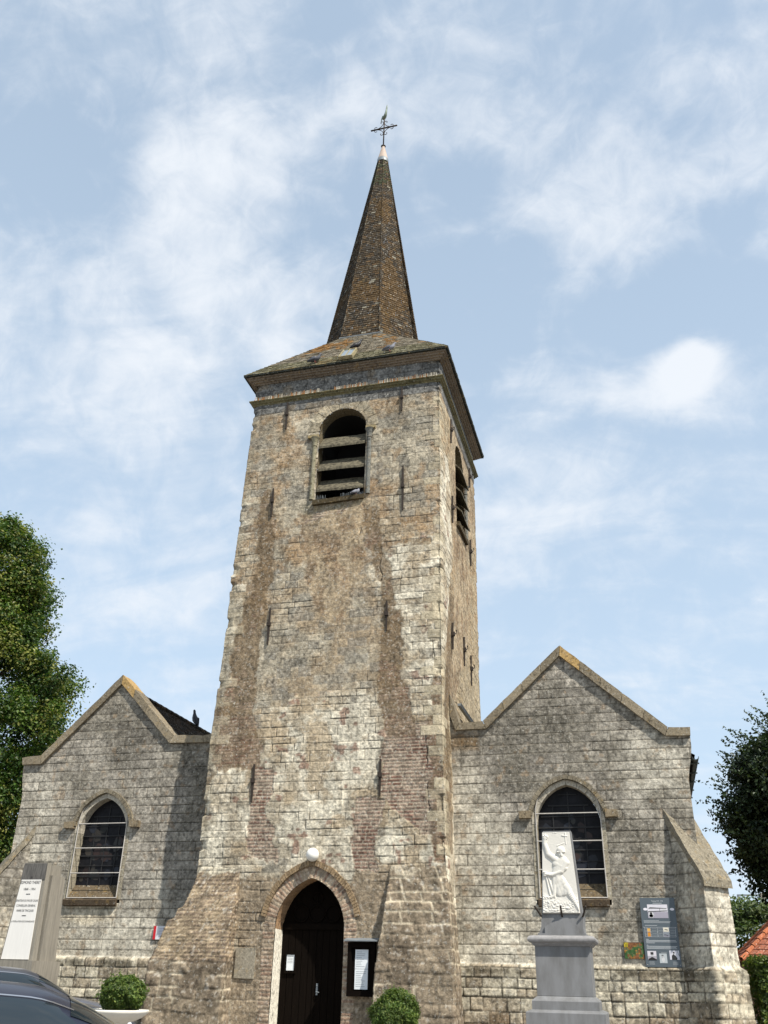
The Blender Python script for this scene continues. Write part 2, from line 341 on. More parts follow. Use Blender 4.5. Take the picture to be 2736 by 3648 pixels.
def grade(C, x, z, seed, sat=.84, con=1.5):
    """weathering grain: every hand-sized area a little lighter or darker, colours pulled towards grey"""
    g = fbm(x*11, z*11, seed+700, 4, .8); w_ = fbm(x*26, z*26, seed+740, 2, .7); C = 1.10*C*(1+con*(g-.5)+.5*(w_-.5)-.17*ss(.5, .72, fbm(x*4.5, z*.45, seed+720, 4)))[..., None]
    y = (C*np.array([.3, .55, .15])).sum(-1, keepdims=True); return np.clip(y+(C-y)*sat, .01, .9)
def paint_tower(face, a, z):
    """a runs along the face (world X on the front, world Y on the side); returns relief and colour"""
    seed = {'front': 11, 'right': 23, 'left': 31, 'back': 41}[face]
    d, r1, r2, du, dv = layout(a, z, .15, .25, .40, seed, .02)
    big = fbm(a*.55, z*.55, seed+50, 4); mid = fbm(a*2.1, z*2.1, seed+60, 4); fin = fbm(a*14, z*14, seed+70, 3, .6)
    stone = np.stack([np.full(a.shape, v) for v in lin(168, 156, 132)], -1)
    stone = lerp3(stone, lin(150, 128, 96), ss(.42, .66, mid*.6+big*.4)*.8)
    stone = lerp3(stone, lin(122, 118, 108), ss(.55, .8, r2)*.55)
    stone = stone*(.86+.28*r1)[..., None]
    relief = np.full(a.shape, .009)*(.4+1.1*r1); jw = .002+.010*mid
    flush = ss(.40, .60, fbm(a*.8+9, z*.8, seed+80, 4))       # areas smeared over with mortar
    white = np.zeros(a.shape); brick = np.zeros(a.shape); brown = np.zeros(a.shape); plaster = np.zeros(a.shape)
    if face == 'front':
        brown = np.maximum(strip_mask(a, z, [(13.6, -9.02, -8.85), (13.2, -9.12, -8.82), (12.5, -9.06, -8.65), (11.8, -9.06, -8.61), (10.8, -9.06, -8.6), (10.2, -9.36, -8.71), (8.7, -9.51, -8.78), (8.0, -9.63, -8.81), (7.4, -9.8, -8.75), (6.5, -9.86, -8.5), (5.9, -9.6, -8.34)], .1, 3),
                           strip_mask(a, z, [(12.7, -6.15, -5.8), (12.1, -6.17, -5.66), (11.6, -6.1, -5.73), (10.9, -5.72, -5.35), (10.0, -5.6, -5.3), (9.1, -5.6, -5.05), (8.0, -5.66, -5.15), (7.2, -5.55, -4.9), (6.6, -5.5, -4.8)], .1, 5))
        brown = np.maximum(brown, strip_mask(a, z, [(8.2, -4.36, -4.1), (6.8, -4.45, -4.1), (5.2, -4.36, -4.1), (3.9, -4.3, -4.1)], .06, 8)*.85)
        plaster = strip_mask(a, z, [(12.85, -8.0, -6.2), (12.2, -7.85, -6.1), (11.0, -7.66, -6.3), (10.2, -7.45, -6.4), (9.6, -7.2, -6.6)], .2, 9)
        white = np.maximum(strip_mask(a, z, [(7.5, -8.5, -5.5), (6.4, -8.4, -5.55), (5.6, -8.3, -5.66), (4.9, -8.66, -6.06), (4.2, -7.6, -6.1), (3.5, -7.6, -6.0)], .22, 13),
                           strip_mask(a, z, [(5.9, -9.6, -8.8), (5.4, -9.9, -8.7), (4.6, -9.9, -8.6), (4.0, -9.95, -8.0), (3.6, -9.7, -8.2)], .12, 15))
        white = np.maximum(white, strip_mask(a, z, [(5.0, -5.3, -4.45), (4.6, -5.45, -4.3), (4.1, -5.6, -4.15), (3.75, -5.5, -4.2)], .08, 17))
        white = np.maximum(white, .55*strip_mask(a, z, [(11.6, -5.3, -4.1), (10.8, -6.1, -4.1), (9.6, -5.2, -4.1), (8.4, -5.0, -4.1), (7.2, -4.9, -4.2)], .2, 19))
        white = np.maximum(white, .35*strip_mask(a, z, [(13.4, -9.9, -9.2), (10.6, -9.9, -9.25), (8.6, -9.95, -9.6)], .15, 21))
        brick = np.maximum(strip_mask(a, z, [(7.0, -5.4, -4.2), (6.3, -5.5, -4.2), (5.3, -5.5, -4.2), (5.0, -5.3, -4.2), (4.5, -4.5, -4.2)], .06, 23),
                           strip_mask(a, z, [(5.3, -6.1, -5.36), (4.7, -6.1, -5.45), (4.2, -6.13, -5.67), (3.6, -6.11, -5.43)], .08, 25))
        brick = np.maximum(brick, strip_mask(a, z, [(5.9, -8.6, -8.15), (5.1, -8.66, -8.2), (4.4, -8.6, -8.1), (4.0, -8.47, -8.0)], .08, 27))
        brick = np.maximum(brick, strip_mask(a, z, [(13.02, -7.7, -6.5), (12.5, -8.0, -6.6)], .15, 29)*.6)
        brick = np.maximum(brick, .75*brown*ss(9, 6.5, z)); brick = np.maximum(brick, .5*brown*ss(.5, .6, mid))
        lowb = strip_mask(a, z, [(3.6, -8.8, -7.6), (2.0, -8.8, -7.6), (.3, -8.8, -7.6)], .1, 33)+strip_mask(a, z, [(3.9, -6.3, -5.2), (2.6, -6.3, -5.2), (.3, -6.3, -5.3)], .1, 35)
        ring = sd_arch(a, z, -7.05, 2.55, .785, 1.02, 0.0)
        jamb = ((ring > 0) & (ring < .24+.06*vn(z*6, a*0, 4))).astype(float)*ss(4.2, 4.0, z)
        stone = lerp3(stone, lin(146, 128, 102)*(.85+.3*r1)[..., None], np.clip(lowb, 0, 1))
    elif face == 'right':
        plaster = strip_mask(a, z, [(16.3, .75, 5.2), (15, .55, 5.2), (13, .7, 3.3), (11, .9, 3.2), (10, .3, 2.6), (8.8, -.4, 1.4), (7.4, -.6, .4)], .2, 9)
        brown = strip_mask(a, z, [(10.6, .2, .8), (9.4, -.2, .5), (8.2, -.5, .2), (7.2, -.8, -.2), (4, -.95, -.1)], .12, 5)*.8
        white = strip_mask(a, z, [(14.4, -.95, .35), (12, -.95, .55), (10.4, -.95, .05), (8.6, -.95, -.35)], .15, 13)*.9; white = np.maximum(white, strip_mask(a, z, [(5.9, -.98, .2), (3.8, -.98, .2), (.3, -.98, .2)], .15, 15)*.8)
        jamb = np.zeros(a.shape)
        stone = lerp3(stone, lin(184, 160, 116), np.full(a.shape, .5))
    else: jamb = np.zeros(a.shape)
    # upper stage: ochre lichen over grey
    och = ss(.48, .66, fbm(a*3.2, z*3.2, seed+90, 4)*.7+big*.3)*ss(8.5, 12, z)
    stone = lerp3(stone, lin(150, 112, 62), och*.55)
    # pale limestone with open joints
    white = ss(.22, .62, white+(r1-.5)*.55+(mid-.5)*.6+(fin-.5)*.3)*(white > .02); wcol = lerp3(np.stack([np.full(a.shape, v) for v in lin(206, 196, 172)], -1), lin(176, 162, 136), ss(.42, .70, mid))*(.86+.22*r1)[..., None]
    wcol = lerp3(wcol, lin(168, 146, 112), ss(.54, .66, fbm(a*1.7, z*1.9, seed+88, 4))*.75); wcol = lerp3(wcol, lin(140, 104, 84), ss(.70, .76, fbm(a*3.1, z*3.6, seed+89, 3))*.8); stone = lerp3(stone, wcol, white); relief = relief*(1+.5*white)
    flush = np.clip(flush*(1-.6*white), 0, 1)
    # render / mortar smeared over
    pl = lerp3(np.broadcast_to(lin(164, 142, 108), stone.shape), lin(138, 112, 80), ss(.45, .62, fbm(a*3.3, z*2.2, seed+85, 4))); plaster = ss(.25, .6, plaster+(r1-.5)*.35+(mid-.5)*.7)*(plaster > .02); stone = lerp3(stone, pl*(.74+.5*mid)[..., None], np.clip(plaster*.85, 0, 1)); relief = relief*(1-.75*plaster)
    # brick patching
    db, b1, b2, bdu, bdv = layout(a, z, .072, .08, .23, seed+200, .006)
    bc = lerp3(np.stack([np.full(a.shape, v) for v in BRICK], -1), lin(122, 88, 70), ss(.4, .9, b1))*(.8+.45*b2)[..., None]
    bj = ss(.004, .018, db); bfade = ss(.30, .58, fbm(a*2.5, z*2.5, seed+210, 3)*.7+.3*b2)
    bc = lerp3(np.broadcast_to(MORTAR*.92, bc.shape), bc, bj*(1-.55*bfade))
    # joints of the stones
    j = ss(.002, .004+jw, d); open_ = np.clip(.70-.6*flush-.6*plaster+.05*white, .02, 1)*(.08+.92*ss(.42, .62, fbm(a*2.6, z*2.6, seed+95, 4)))
    jc = lerp3(stone*.5+MORTAR*.42, lin(58, 48, 36), open_)
    C = lerp3(jc, stone, j); H = relief*(j*(1-.6*flush)+.6*flush*.7)-.016*open_*(1-j)
    brick = ss(.34, .56, brick+(r2-.5)*.55+(fin-.5)*.5)*(brick > .02); C = lerp3(C, bc, brick); H = H*(1-brick)+(.010*bj-.008)*brick
    bw = lin(114, 92, 62)*(.68+.62*fbm(a*6, z*6, seed+3, 4))[..., None]
    brown = ss(.2, .75, brown+(fin-.5)*.7+(mid-.5)*.5)*(brown > .02); C = lerp3(C, bw, np.clip(brown*.80, 0, 1)*(1-.45*bj*brick))
    H = H*(1-.6*brown)
    # jambs and arch of the doorway in thin brick, laid radially in the arch
    if face == 'front':
        ang = np.arctan2(z-2.5, a+7.05+.3*np.sign(a+7.05)); arcs = np.where(z > 2.6, ang*1.15, z)
        ph = np.mod(arcs, .078); jb = ss(.003, .016, np.minimum(ph, .078-ph)); bi = _h(np.floor(arcs/.078), (a > -7.05)*1.0, 77)
        jcx = lerp3(np.broadcast_to(lin(178, 160, 134), C.shape), lerp3(np.broadcast_to(lin(150, 120, 96), C.shape), lin(172, 150, 122), ss(.3, .9, bi))*(.85+.3*fin)[..., None], jb)
        C = lerp3(C, jcx, jamb); H = H*(1-jamb)+jamb*(.012*jb+.004)
        # round arch of the bell opening: pale voussoirs
        rr = np.hypot(a+6.875, z-15.28)-.685; ringm = ((rr > 0) & (rr < .34) & (z > 15.28)).astype(float)
        va = np.arctan2(z-15.28, a+6.875)/PI*9; vd = np.abs(np.mod(va, 1)-.5); vj = ss(.49, .46, vd)
        vc = lin(172, 158, 128)*(.75+.4*_h(np.floor(va), va*0, 5)+.2*(fin-.5))[..., None]
        C = lerp3(C, lerp3(np.broadcast_to(lin(66, 58, 46), C.shape), vc, vj), ringm*.75); H = H*(1-ringm)+ringm*.014*vj
        # cracks
        for pts in ([(-6.16, 12.75), (-6.19, 12.3), (-6.26, 11.9), (-6.2, 11.4)], [(-4.53, 6.7), (-4.47, 6.3), (-4.46, 5.6), (-4.42, 5.0), (-4.48, 4.5)], [(-5.62, 11.3), (-5.7, 10.9), (-5.62, 10.7), (-5.72, 10.2)], [(-4.35, 9.0), (-4.28, 8.3), (-4.36, 7.6)]):
            cd = seg_d(a+.03*(vn(z*9, a*0, 3)-.5), z, pts); m = ss(.014, .004, cd)*ss(.3, .5, vn(z*5, a*5, 9)); C = lerp3(C, lin(40, 33, 26), m*.85); H = H-.03*m
        # stain below the bell opening
        st = strip_mask(a, z, [(13.0, -7.95, -6.1), (12.75, -7.9, -6.2)], .1, 3); C = lerp3(C, lin(96, 92, 66), st*.5)
    # ashlar frieze below the eaves, slate grey
    fr = ss(16.1, 16.16, z)
    dg, g1, g2, gu, gv = layout(a, z, .19, .22, .62, seed+300, .004)
    gc = lin(108, 107, 104)*(.72+.5*g1)[..., None]; gc = gc*(.8+.4*mid)[..., None]; gc = lerp3(gc, lin(120, 100, 66), ss(.58, .7, mid)*.5)
    gc = lerp3(np.broadcast_to(lin(70, 66, 60), gc.shape), gc, ss(.003, .012, dg))
    C = lerp3(C, gc, fr); H = H*(1-fr)+fr*(.01+.006*ss(.003, .012, dg))
    C = speckle(a, z, C, seed+400, .34, .22, 15)
    C = C*(.86+.28*fin)[..., None]
    C = 1.05*grade(C, a, z, seed, .78, .95)*np.array([1.0, .992, .97])
    H = H+.016*(fin-.5)*(1-.5*fr)+.06*(big-.5)*(1-fr)+.024*(mid-.5)*(1-fr)
    return H, C

def paint_wing(side, x, z):
    seed = 61 if side == 'left' else 71
    d, r1, r2, du, dv = layout(x, z, .19, .25, .52, seed, .006)
    big = fbm(x*.6, z*.6, seed+50, 4); mid = fbm(x*2.3, z*2.3, seed+60, 4); fin = fbm(x*14, z*14, seed+70, 3, .6)
    C = np.stack([np.full(x.shape, v) for v in lin(158, 150, 136)], -1)
    C = lerp3(C, lin(126, 119, 104), ss(.4, .66, big*.5+mid*.5)*.75)
    clean = ss(3.6, 2.2, z+(big-.5)*3.0)
    if side == 'right':
        clean = np.maximum(clean, .8*strip_mask(x, z, [(6.2, -4.2, -3.7), (5.0, -4.2, -3.1), (3.2, -4.2, -1.9), (1.8, -4.2, .6)], .5, 5))
        clean = np.maximum(clean, .6*strip_mask(x, z, [(6.6, -.3, 1.3), (5.2, 0, 1.3)], .4, 7))
        C = C*(1-.28*strip_mask(x, z, [(7.6, -2.6, -.9), (6.6, -3.6, -.9), (5.4, -3.2, -2.4)], .4, 9))[..., None]
        C = lerp3(C, lin(120, 98, 68), ss(.15, .0, np.maximum(np.abs(x+3.8)-.3, np.abs(z-6.6)-.12)+(mid-.5)*.2)*.8)
    else:
        clean = np.maximum(clean, .6*strip_mask(x, z, [(6.3, -15.6, -14.6), (4.0, -15.6, -14.0), (2, -15.6, -13.8)], .4, 5))
        clean = clean*ss(-10.0, -11.4, x+(mid-.5)*.6)*.95
        C = C*(1-.5*strip_mask(x, z, [(6.8, -11.0, -9.9), (6.0, -11.2, -10.0), (5.0, -11.1, -10.1), (3.4, -11.0, -10.3)], .35, 9)*.3)[..., None]
        C = C*(1-.3*strip_mask(x, z, [(7.9, -13.1, -12.2), (7.0, -13.2, -11.8), (6.3, -13.0, -12.0)], .35, 11))[..., None]
        C = lerp3(C, lin(190, 172, 136), ss(.1, -.05, np.maximum(np.abs(x+13.1)-.72, np.abs(z-2.9)-.2)+(mid-.5)*.3)*.7)
    C = lerp3(C, lerp3(np.broadcast_to(lin(206, 198, 178), C.shape), lin(176, 167, 148), ss(.42, .68, mid)), np.clip(clean, 0, 1)*.95)
    C = C*(.84+.28*r1)[..., None]*(1+.10*(r2-.5))[..., None]
    C = speckle(x, z, C, seed+80, .40, .22, 15)
    clean2 = np.clip(clean, 0, 1)
    C = lerp3(C, lin(150, 112, 62), ss(.68, .78, fbm(x*6, z*6, seed+99, 3))*.25)
    jo = .50+.48*ss(.4, .62, fbm(x*1.9, z*1.9, seed+95, 3))
    # bed joints read stronger than upright ones
    j = np.minimum(ss(.003, .0135, dv), .25+.75*ss(.001, .011, du))
    C = lerp3(lerp3(np.broadcast_to(lin(146, 136, 118), C.shape), lin(60, 54, 44), jo), C, j)
    H = .004*(.5+r1)*j-.010*jo*(1-j)
    # plinth of rougher rubble, brown at the foot
    pd, p1, p2, pu, pv = layout(x, z, .16, .26, .36, seed+20, .03)
    pc = lin(190, 180, 156)*(.78+.34*p1)[..., None]; pc = lerp3(pc, lin(140, 120, 94), np.clip(ss(.6, .9, p2)*.5+ss(1.2, .95, z)*.55, 0, 1)); pc = speckle(x, z, pc, seed+44, .5, .3, 14)
    pc = lerp3(pc, lin(74, 66, 50), ss(.16, .0, np.abs(z-1.83))*ss(.42, .58, mid)*.75)
    pj = ss(.003, .02, pd); pc = lerp3(lerp3(pc*.6, np.broadcast_to(lin(50, 43, 34), pc.shape), ss(.4, .6, fbm(x*2, z*2, seed+33, 3))), pc, pj)
    pm = ss(1.97, 1.94, z); C = lerp3(C, pc, pm); H = H*(1-pm)+pm*(.022*(.3+p1)*pj)
    C = C*(.84+.32*fin)[..., None]
    C = grade(C, x, z, seed, .88, 1.25-.75*clean2*(z > 1.97))
    H = H+.012*(fin-.5)+.02*(big-.5)+.014*(mid-.5)
    H = H+.085*ss(1.99, 1.90, z)
    return H, C

# ------------------------------------------------------------------ the church
church = thing('village_church', 'old limestone village church with tall west tower, tiled spire and two gabled aisles', 'church', (-6.93, 0, .5))
TX0, TX1, TY0, TY1 = -9.70, -4.10, -.90, 4.72
def tower_plan(z):
    xl = np.interp(z, [.3, 3.9, 6.8, 8.4, 10.4, 12.9, 16.3, 17.5], [-9.85, -9.85, -9.88, -9.82, -9.79, -9.74, -9.66, -9.66])
    xr = np.interp(z, [.3, 2.2, 4, 6.6, 9.8, 17.5], [-4.02, -4.03, -4.05, -4.10, -4.11, -4.10])
    return xl, xr, np.interp(z, [.3, 6, 17.5], [-.95, -.91, -.88]), np.full(np.shape(z), TY1)
def build_tower():
    c = .0165
    zv = np.arange(.3, 17.36, c)
    tl = np.concatenate([np.linspace(0, .9, 20), np.linspace(.91, 1, 26)])[:-1]
    tf = np.linspace(0, 1, 345)[:-1]; tr = np.concatenate([np.linspace(0, .98, 250), [1]])[:-1]; tb = np.linspace(0, 1, 24)
    faces = [('left', tl), ('front', tf), ('right', tr), ('back', tb)]
    Ps, Cs, keeps = [], [], []
    Zg = None
    for nm, t in faces:
        T, Z = np.meshgrid(t, zv); xl, xr, yf, yb = tower_plan(Z)
        if nm == 'left': X = xl; Y = yb+(yf-yb)*T; a = Y; N = (-1, 0)
        elif nm == 'front': X = xl+(xr-xl)*T; Y = yf; a = X; N = (0, -1)
        elif nm == 'right': X = xr; Y = yf+(yb-yf)*T; a = Y; N = (1, 0)
        else: X = xr+(xl-xr)*T; Y = yb; a = X; N = (0, 1)
        X = X+0*Z; Y = Y+0*Z
        kp = np.ones((len(zv)-1, len(t)-0), bool)
        if nm in ('front', 'right'):
            if nm == 'front': fn = lambda p, q: np.minimum(sd_arch(p, q, -6.875, 15.28, .685, .685, 13.05), sd_arch(p, q, -7.05, 2.55, .785, 1.02, -1))
            else: fn = lambda p, q: sd_arch(p, q, 2.0, 15.28, .685, .685, 13.15)
            A0, Z0 = a, Z
            a, Z = snap(a, Z, None, fn, c)
            if nm == 'front': X = a
            else: Y = a
            S = fn(A0+c*.5, Z0+c*.5); kp = (S > 0)[:-1]
        H, C = paint_tower(nm, a, Z)
        if nm in ('front', 'right'):
            # quoin stones, long and short in turn, bonded round the corner
            for d1 in (((1-T)*5.6, T*5.6) if nm == 'front' else (T*5.6,)):
                zz = Z+.03*(vn(Z*1.3, Z*0, 4)-.5); q = np.floor(zz/.235); fq = (zz/.235-q)*.235; hq = _h(q, q*0, 5); l = np.where((np.mod(q, 2) == 0) == (nm == 'front'), .44, .2)*(.75+.5*hq)
                m = (d1 < l)*ss(3.7, 3.95, Z)*ss(16.05, 15.9, Z)*ss(.25, .45, _h(q, q*0+2, 8)); g_ = fbm(a*12, Z*12, 77, 4, .8)
                qc = lin(188, 176, 150)*(.66+.46*hq)[..., None]*(1+1.1*(g_-.5))[..., None]; jq = np.minimum(ss(.002, .014, np.minimum(fq, .235-fq)), ss(.002, .014, np.abs(d1-l)))
                m = m*(.45 if (nm == 'front' and d1[0, 0] < 1) else .8); C = lerp3(C, lerp3(qc*.4, qc, jq), m); H = H*(1-m)+m*(.006+.014*hq-.014*(1-jq)+.012*(g_-.5))
        edge = np.minimum(T, 1-T)*5.6; wob = ss(.22, 0, edge)*(fbm(Z*3, T*0, 91, 4)*.05+.05*ss(.62, .8, vn(Z*4.2, T*0, 93)))
        H = H-wob*(np.ones_like(H) if nm in ('front', 'right') else 1)
        nx = np.full(X.shape, float(N[0])); nyv = np.full(X.shape, float(N[1]))
        # blend the direction of the relief round the corners
        nxt = {'left': (0, -1), 'front': (1, 0), 'right': (0, 1), 'back': (-1, 0)}[nm]; prv = {'left': (0, 1), 'front': (-1, 0), 'right': (0, -1), 'back': (1, 0)}[nm]
        wn = ss(.04, 0, (1-T)*5.6)*.5*(t[-1] < 1.5); wp = ss(.04, 0, T*5.6)*.5
        nx = nx+(wn*nxt[0]+wp*prv[0])*1; nyv = nyv+(wn*nxt[1]+wp*prv[1])
        P = np.stack([X+nx*H, Y+nyv*H, Z], -1)
        Ps.append(P); Cs.append(C); keeps.append(kp)
    P = np.concatenate(Ps, 1); C = np.concatenate(Cs, 1); K = np.concatenate(keeps, 1)[:, :P.shape[1]-1]
    # make neighbouring faces share their corner column
    grid_mesh('tower_wall', P, C, K, M['masonry'], church)
build_tower()

def build_wing(side):
    c = .017
    if side == 'left':
        x0, x1 = -15.72, -9.8; top = [(-15.9, 6.56), (-15.1, 6.58), (-13.06, 8.6), (-11.36, 6.97), (-9.7, 6.96)]
        win = (-13.0, 4.74, .67, .84, 3.22)
        ex = lambda z: np.where(z > 5.2, -15.52-.14*ss(5.6, 6.4, z), -15.52)
    else:
        x0, x1 = -4.2, 1.36; top = [(-4.3, 7.75), (-4.02, 7.3), (-3.92, 6.98), (-3.28, 6.98), (-1.43, 8.62), (.8, 6.64), (1.5, 6.63)]
        win = (-1.49, 4.74, .69, .84, 3.2)
        ex = lambda z: 1.15+.15*ss(5.5, 6.4, z)
    x = np.arange(x0, x1, c); z = np.arange(.2, 8.8, c); X, Z = np.meshgrid(x, z)
    fn = lambda p, q: sd_arch(p, q, *win[:2], win[2]+.09, win[3]+.085, win[4]-.1)
    S = fn(X+c/2, Z+c/2)[:-1, :-1]; tz = np.interp(X+c/2, [t[0] for t in top], [t[1] for t in top])[:-1, :-1]
    keep = (S > 0) & (Z[:-1, :-1] < tz)
    X, Z = snap(X, Z, None, fn, c)
    if side == 'left': keep &= (X[:-1, 1:] > ex(Z)[:-1, 1:]-.0); Xc = np.maximum(X, ex(Z))
    else: keep &= (X[:-1, :-1] < ex(Z)[:-1, :-1]); Xc = np.minimum(X, ex(Z))
    H, C = paint_wing(side, X, Z)
    return_ = np.zeros_like(H)
    P = np.stack([Xc, -H, Z], -1)
    grid_mesh('gable_wall', P, C, keep, M['masonry'], church)
for s_ in ('left', 'right'): build_wing(s_)
STONE = lin(176, 164, 140)
def jit(c, k=.2): return tuple(np.clip(np.array(c)*(1+rng.uniform(-k, k)), 0, 1))
def stones_along(mb, inner, outer, y0, y1, col, gap=.004, k=.18, per=1):
    """voussoirs between two matching polylines of (x, z), each a block of its own tone"""
    n = len(inner)-1
    for i in range(0, n, per):
        e = min(n, i+per); mb.cur = jit(col(i) if callable(col) else col, k)
        a = [Vector((inner[q][0], 0, inner[q][1])) for q in range(i, e+1)]; b = [Vector((outer[q][0], 0, outer[q][1])) for q in range(i, e+1)]
        def sh(lst, s):
            l = list(lst); d0 = (l[1]-l[0]).normalized()*gap; l[0] = l[0]+d0; l[-1] = l[-1]-(l[-1]-l[-2]).normalized()*gap; return l
        a = sh(a, 1); b = sh(b, 1); yo = rng.uniform(-.004, .004); m = len(a); vs = []
        for p in a: vs += [(p.x, y0+yo, p.z), (p.x, y1, p.z)]
        for p in b: vs += [(p.x, y0+yo, p.z), (p.x, y1, p.z)]
        fs = []
        for q in range(m-1):
            A = 2*q; B = 2*m+2*q
            fs += [(A, A+2, B+2, B), (A+1, B+1, B+3, A+3), (A, A+1, A+3, A+2), (B, B+2, B+3, B+1)]
        fs += [(0, 2*m, 2*m+1, 1), (2*m-2, 2*m-1, 4*m-1, 4*m-2)]
        mb.add(vs, fs)
def rough(o, amp=.01, sub=.12, seed=0):
    """cut a dressed block into a finer mesh and wear its faces unevenly"""
    import bmesh
    bm = bmesh.new(); bm.from_mesh(o.data)
    for it in range(5):
        ed = [e for e in bm.edges if e.calc_length() > sub]
        if not ed: break
        bmesh.ops.subdivide_edges(bm, edges=ed, cuts=1, use_grid_fill=True)
    for v in bm.verts:
        p = v.co; h = np.array([vn(p.x*6+seed, p.z*6+p.y*5, 3), vn(p.y*6+seed, p.z*6-p.x*4, 5), vn(p.x*6-p.y*5, p.z*6+seed, 7)])-.5
        v.co = p+Vector(h)*amp*2
    bm.to_mesh(o.data); bm.free()
def coping(outer, inner, y0=-.09, y1=.42, seed=0):
    mb = MB()
    def sub(pl, L=.55):
        out = []
        return pl
    o2, i2 = [], []
    for k in range(len(outer)-1):
        n = max(1, int(round(math.dist(outer[k], outer[k+1])/.62)))
        for q in range(n):
            t = q/n; o2.append(tuple(outer[k][e]*(1-t)+outer[k+1][e]*t for e in (0, 1))); i2.append(tuple(inner[k][e]*(1-t)+inner[k+1][e]*t for e in (0, 1)))
    o2.append(outer[-1]); i2.append(inner[-1])
    zmx = max(p[1] for p in outer)
    stones_along(mb, i2, o2, y0, y1, lambda i: lin(132, 121, 102) if o2[i][1] < zmx-.35 else lin(166, 138, 92), .006, .24)
    o = mb.build('coping', M['stone'], church); rough(o, .008, .16, seed)
coping([(-15.70, 6.68), (-15.13, 6.72), (-13.06, 8.80), (-11.33, 7.09), (-10.5, 7.05), (-9.95, 7.11)], [(-15.66, 6.50), (-15.09, 6.50), (-13.06, 8.55), (-11.42, 6.90), (-10.45, 6.88), (-9.95, 6.9)], seed=1)
coping([(-4.09, 7.78), (-3.87, 7.06), (-3.31, 7.08), (-1.40, 8.82), (.85, 6.74), (1.33, 6.73)], [(-4.09, 7.25), (-3.96, 6.90), (-3.24, 6.90), (-1.42, 8.57), (.77, 6.56), (1.31, 6.55)], seed=2)

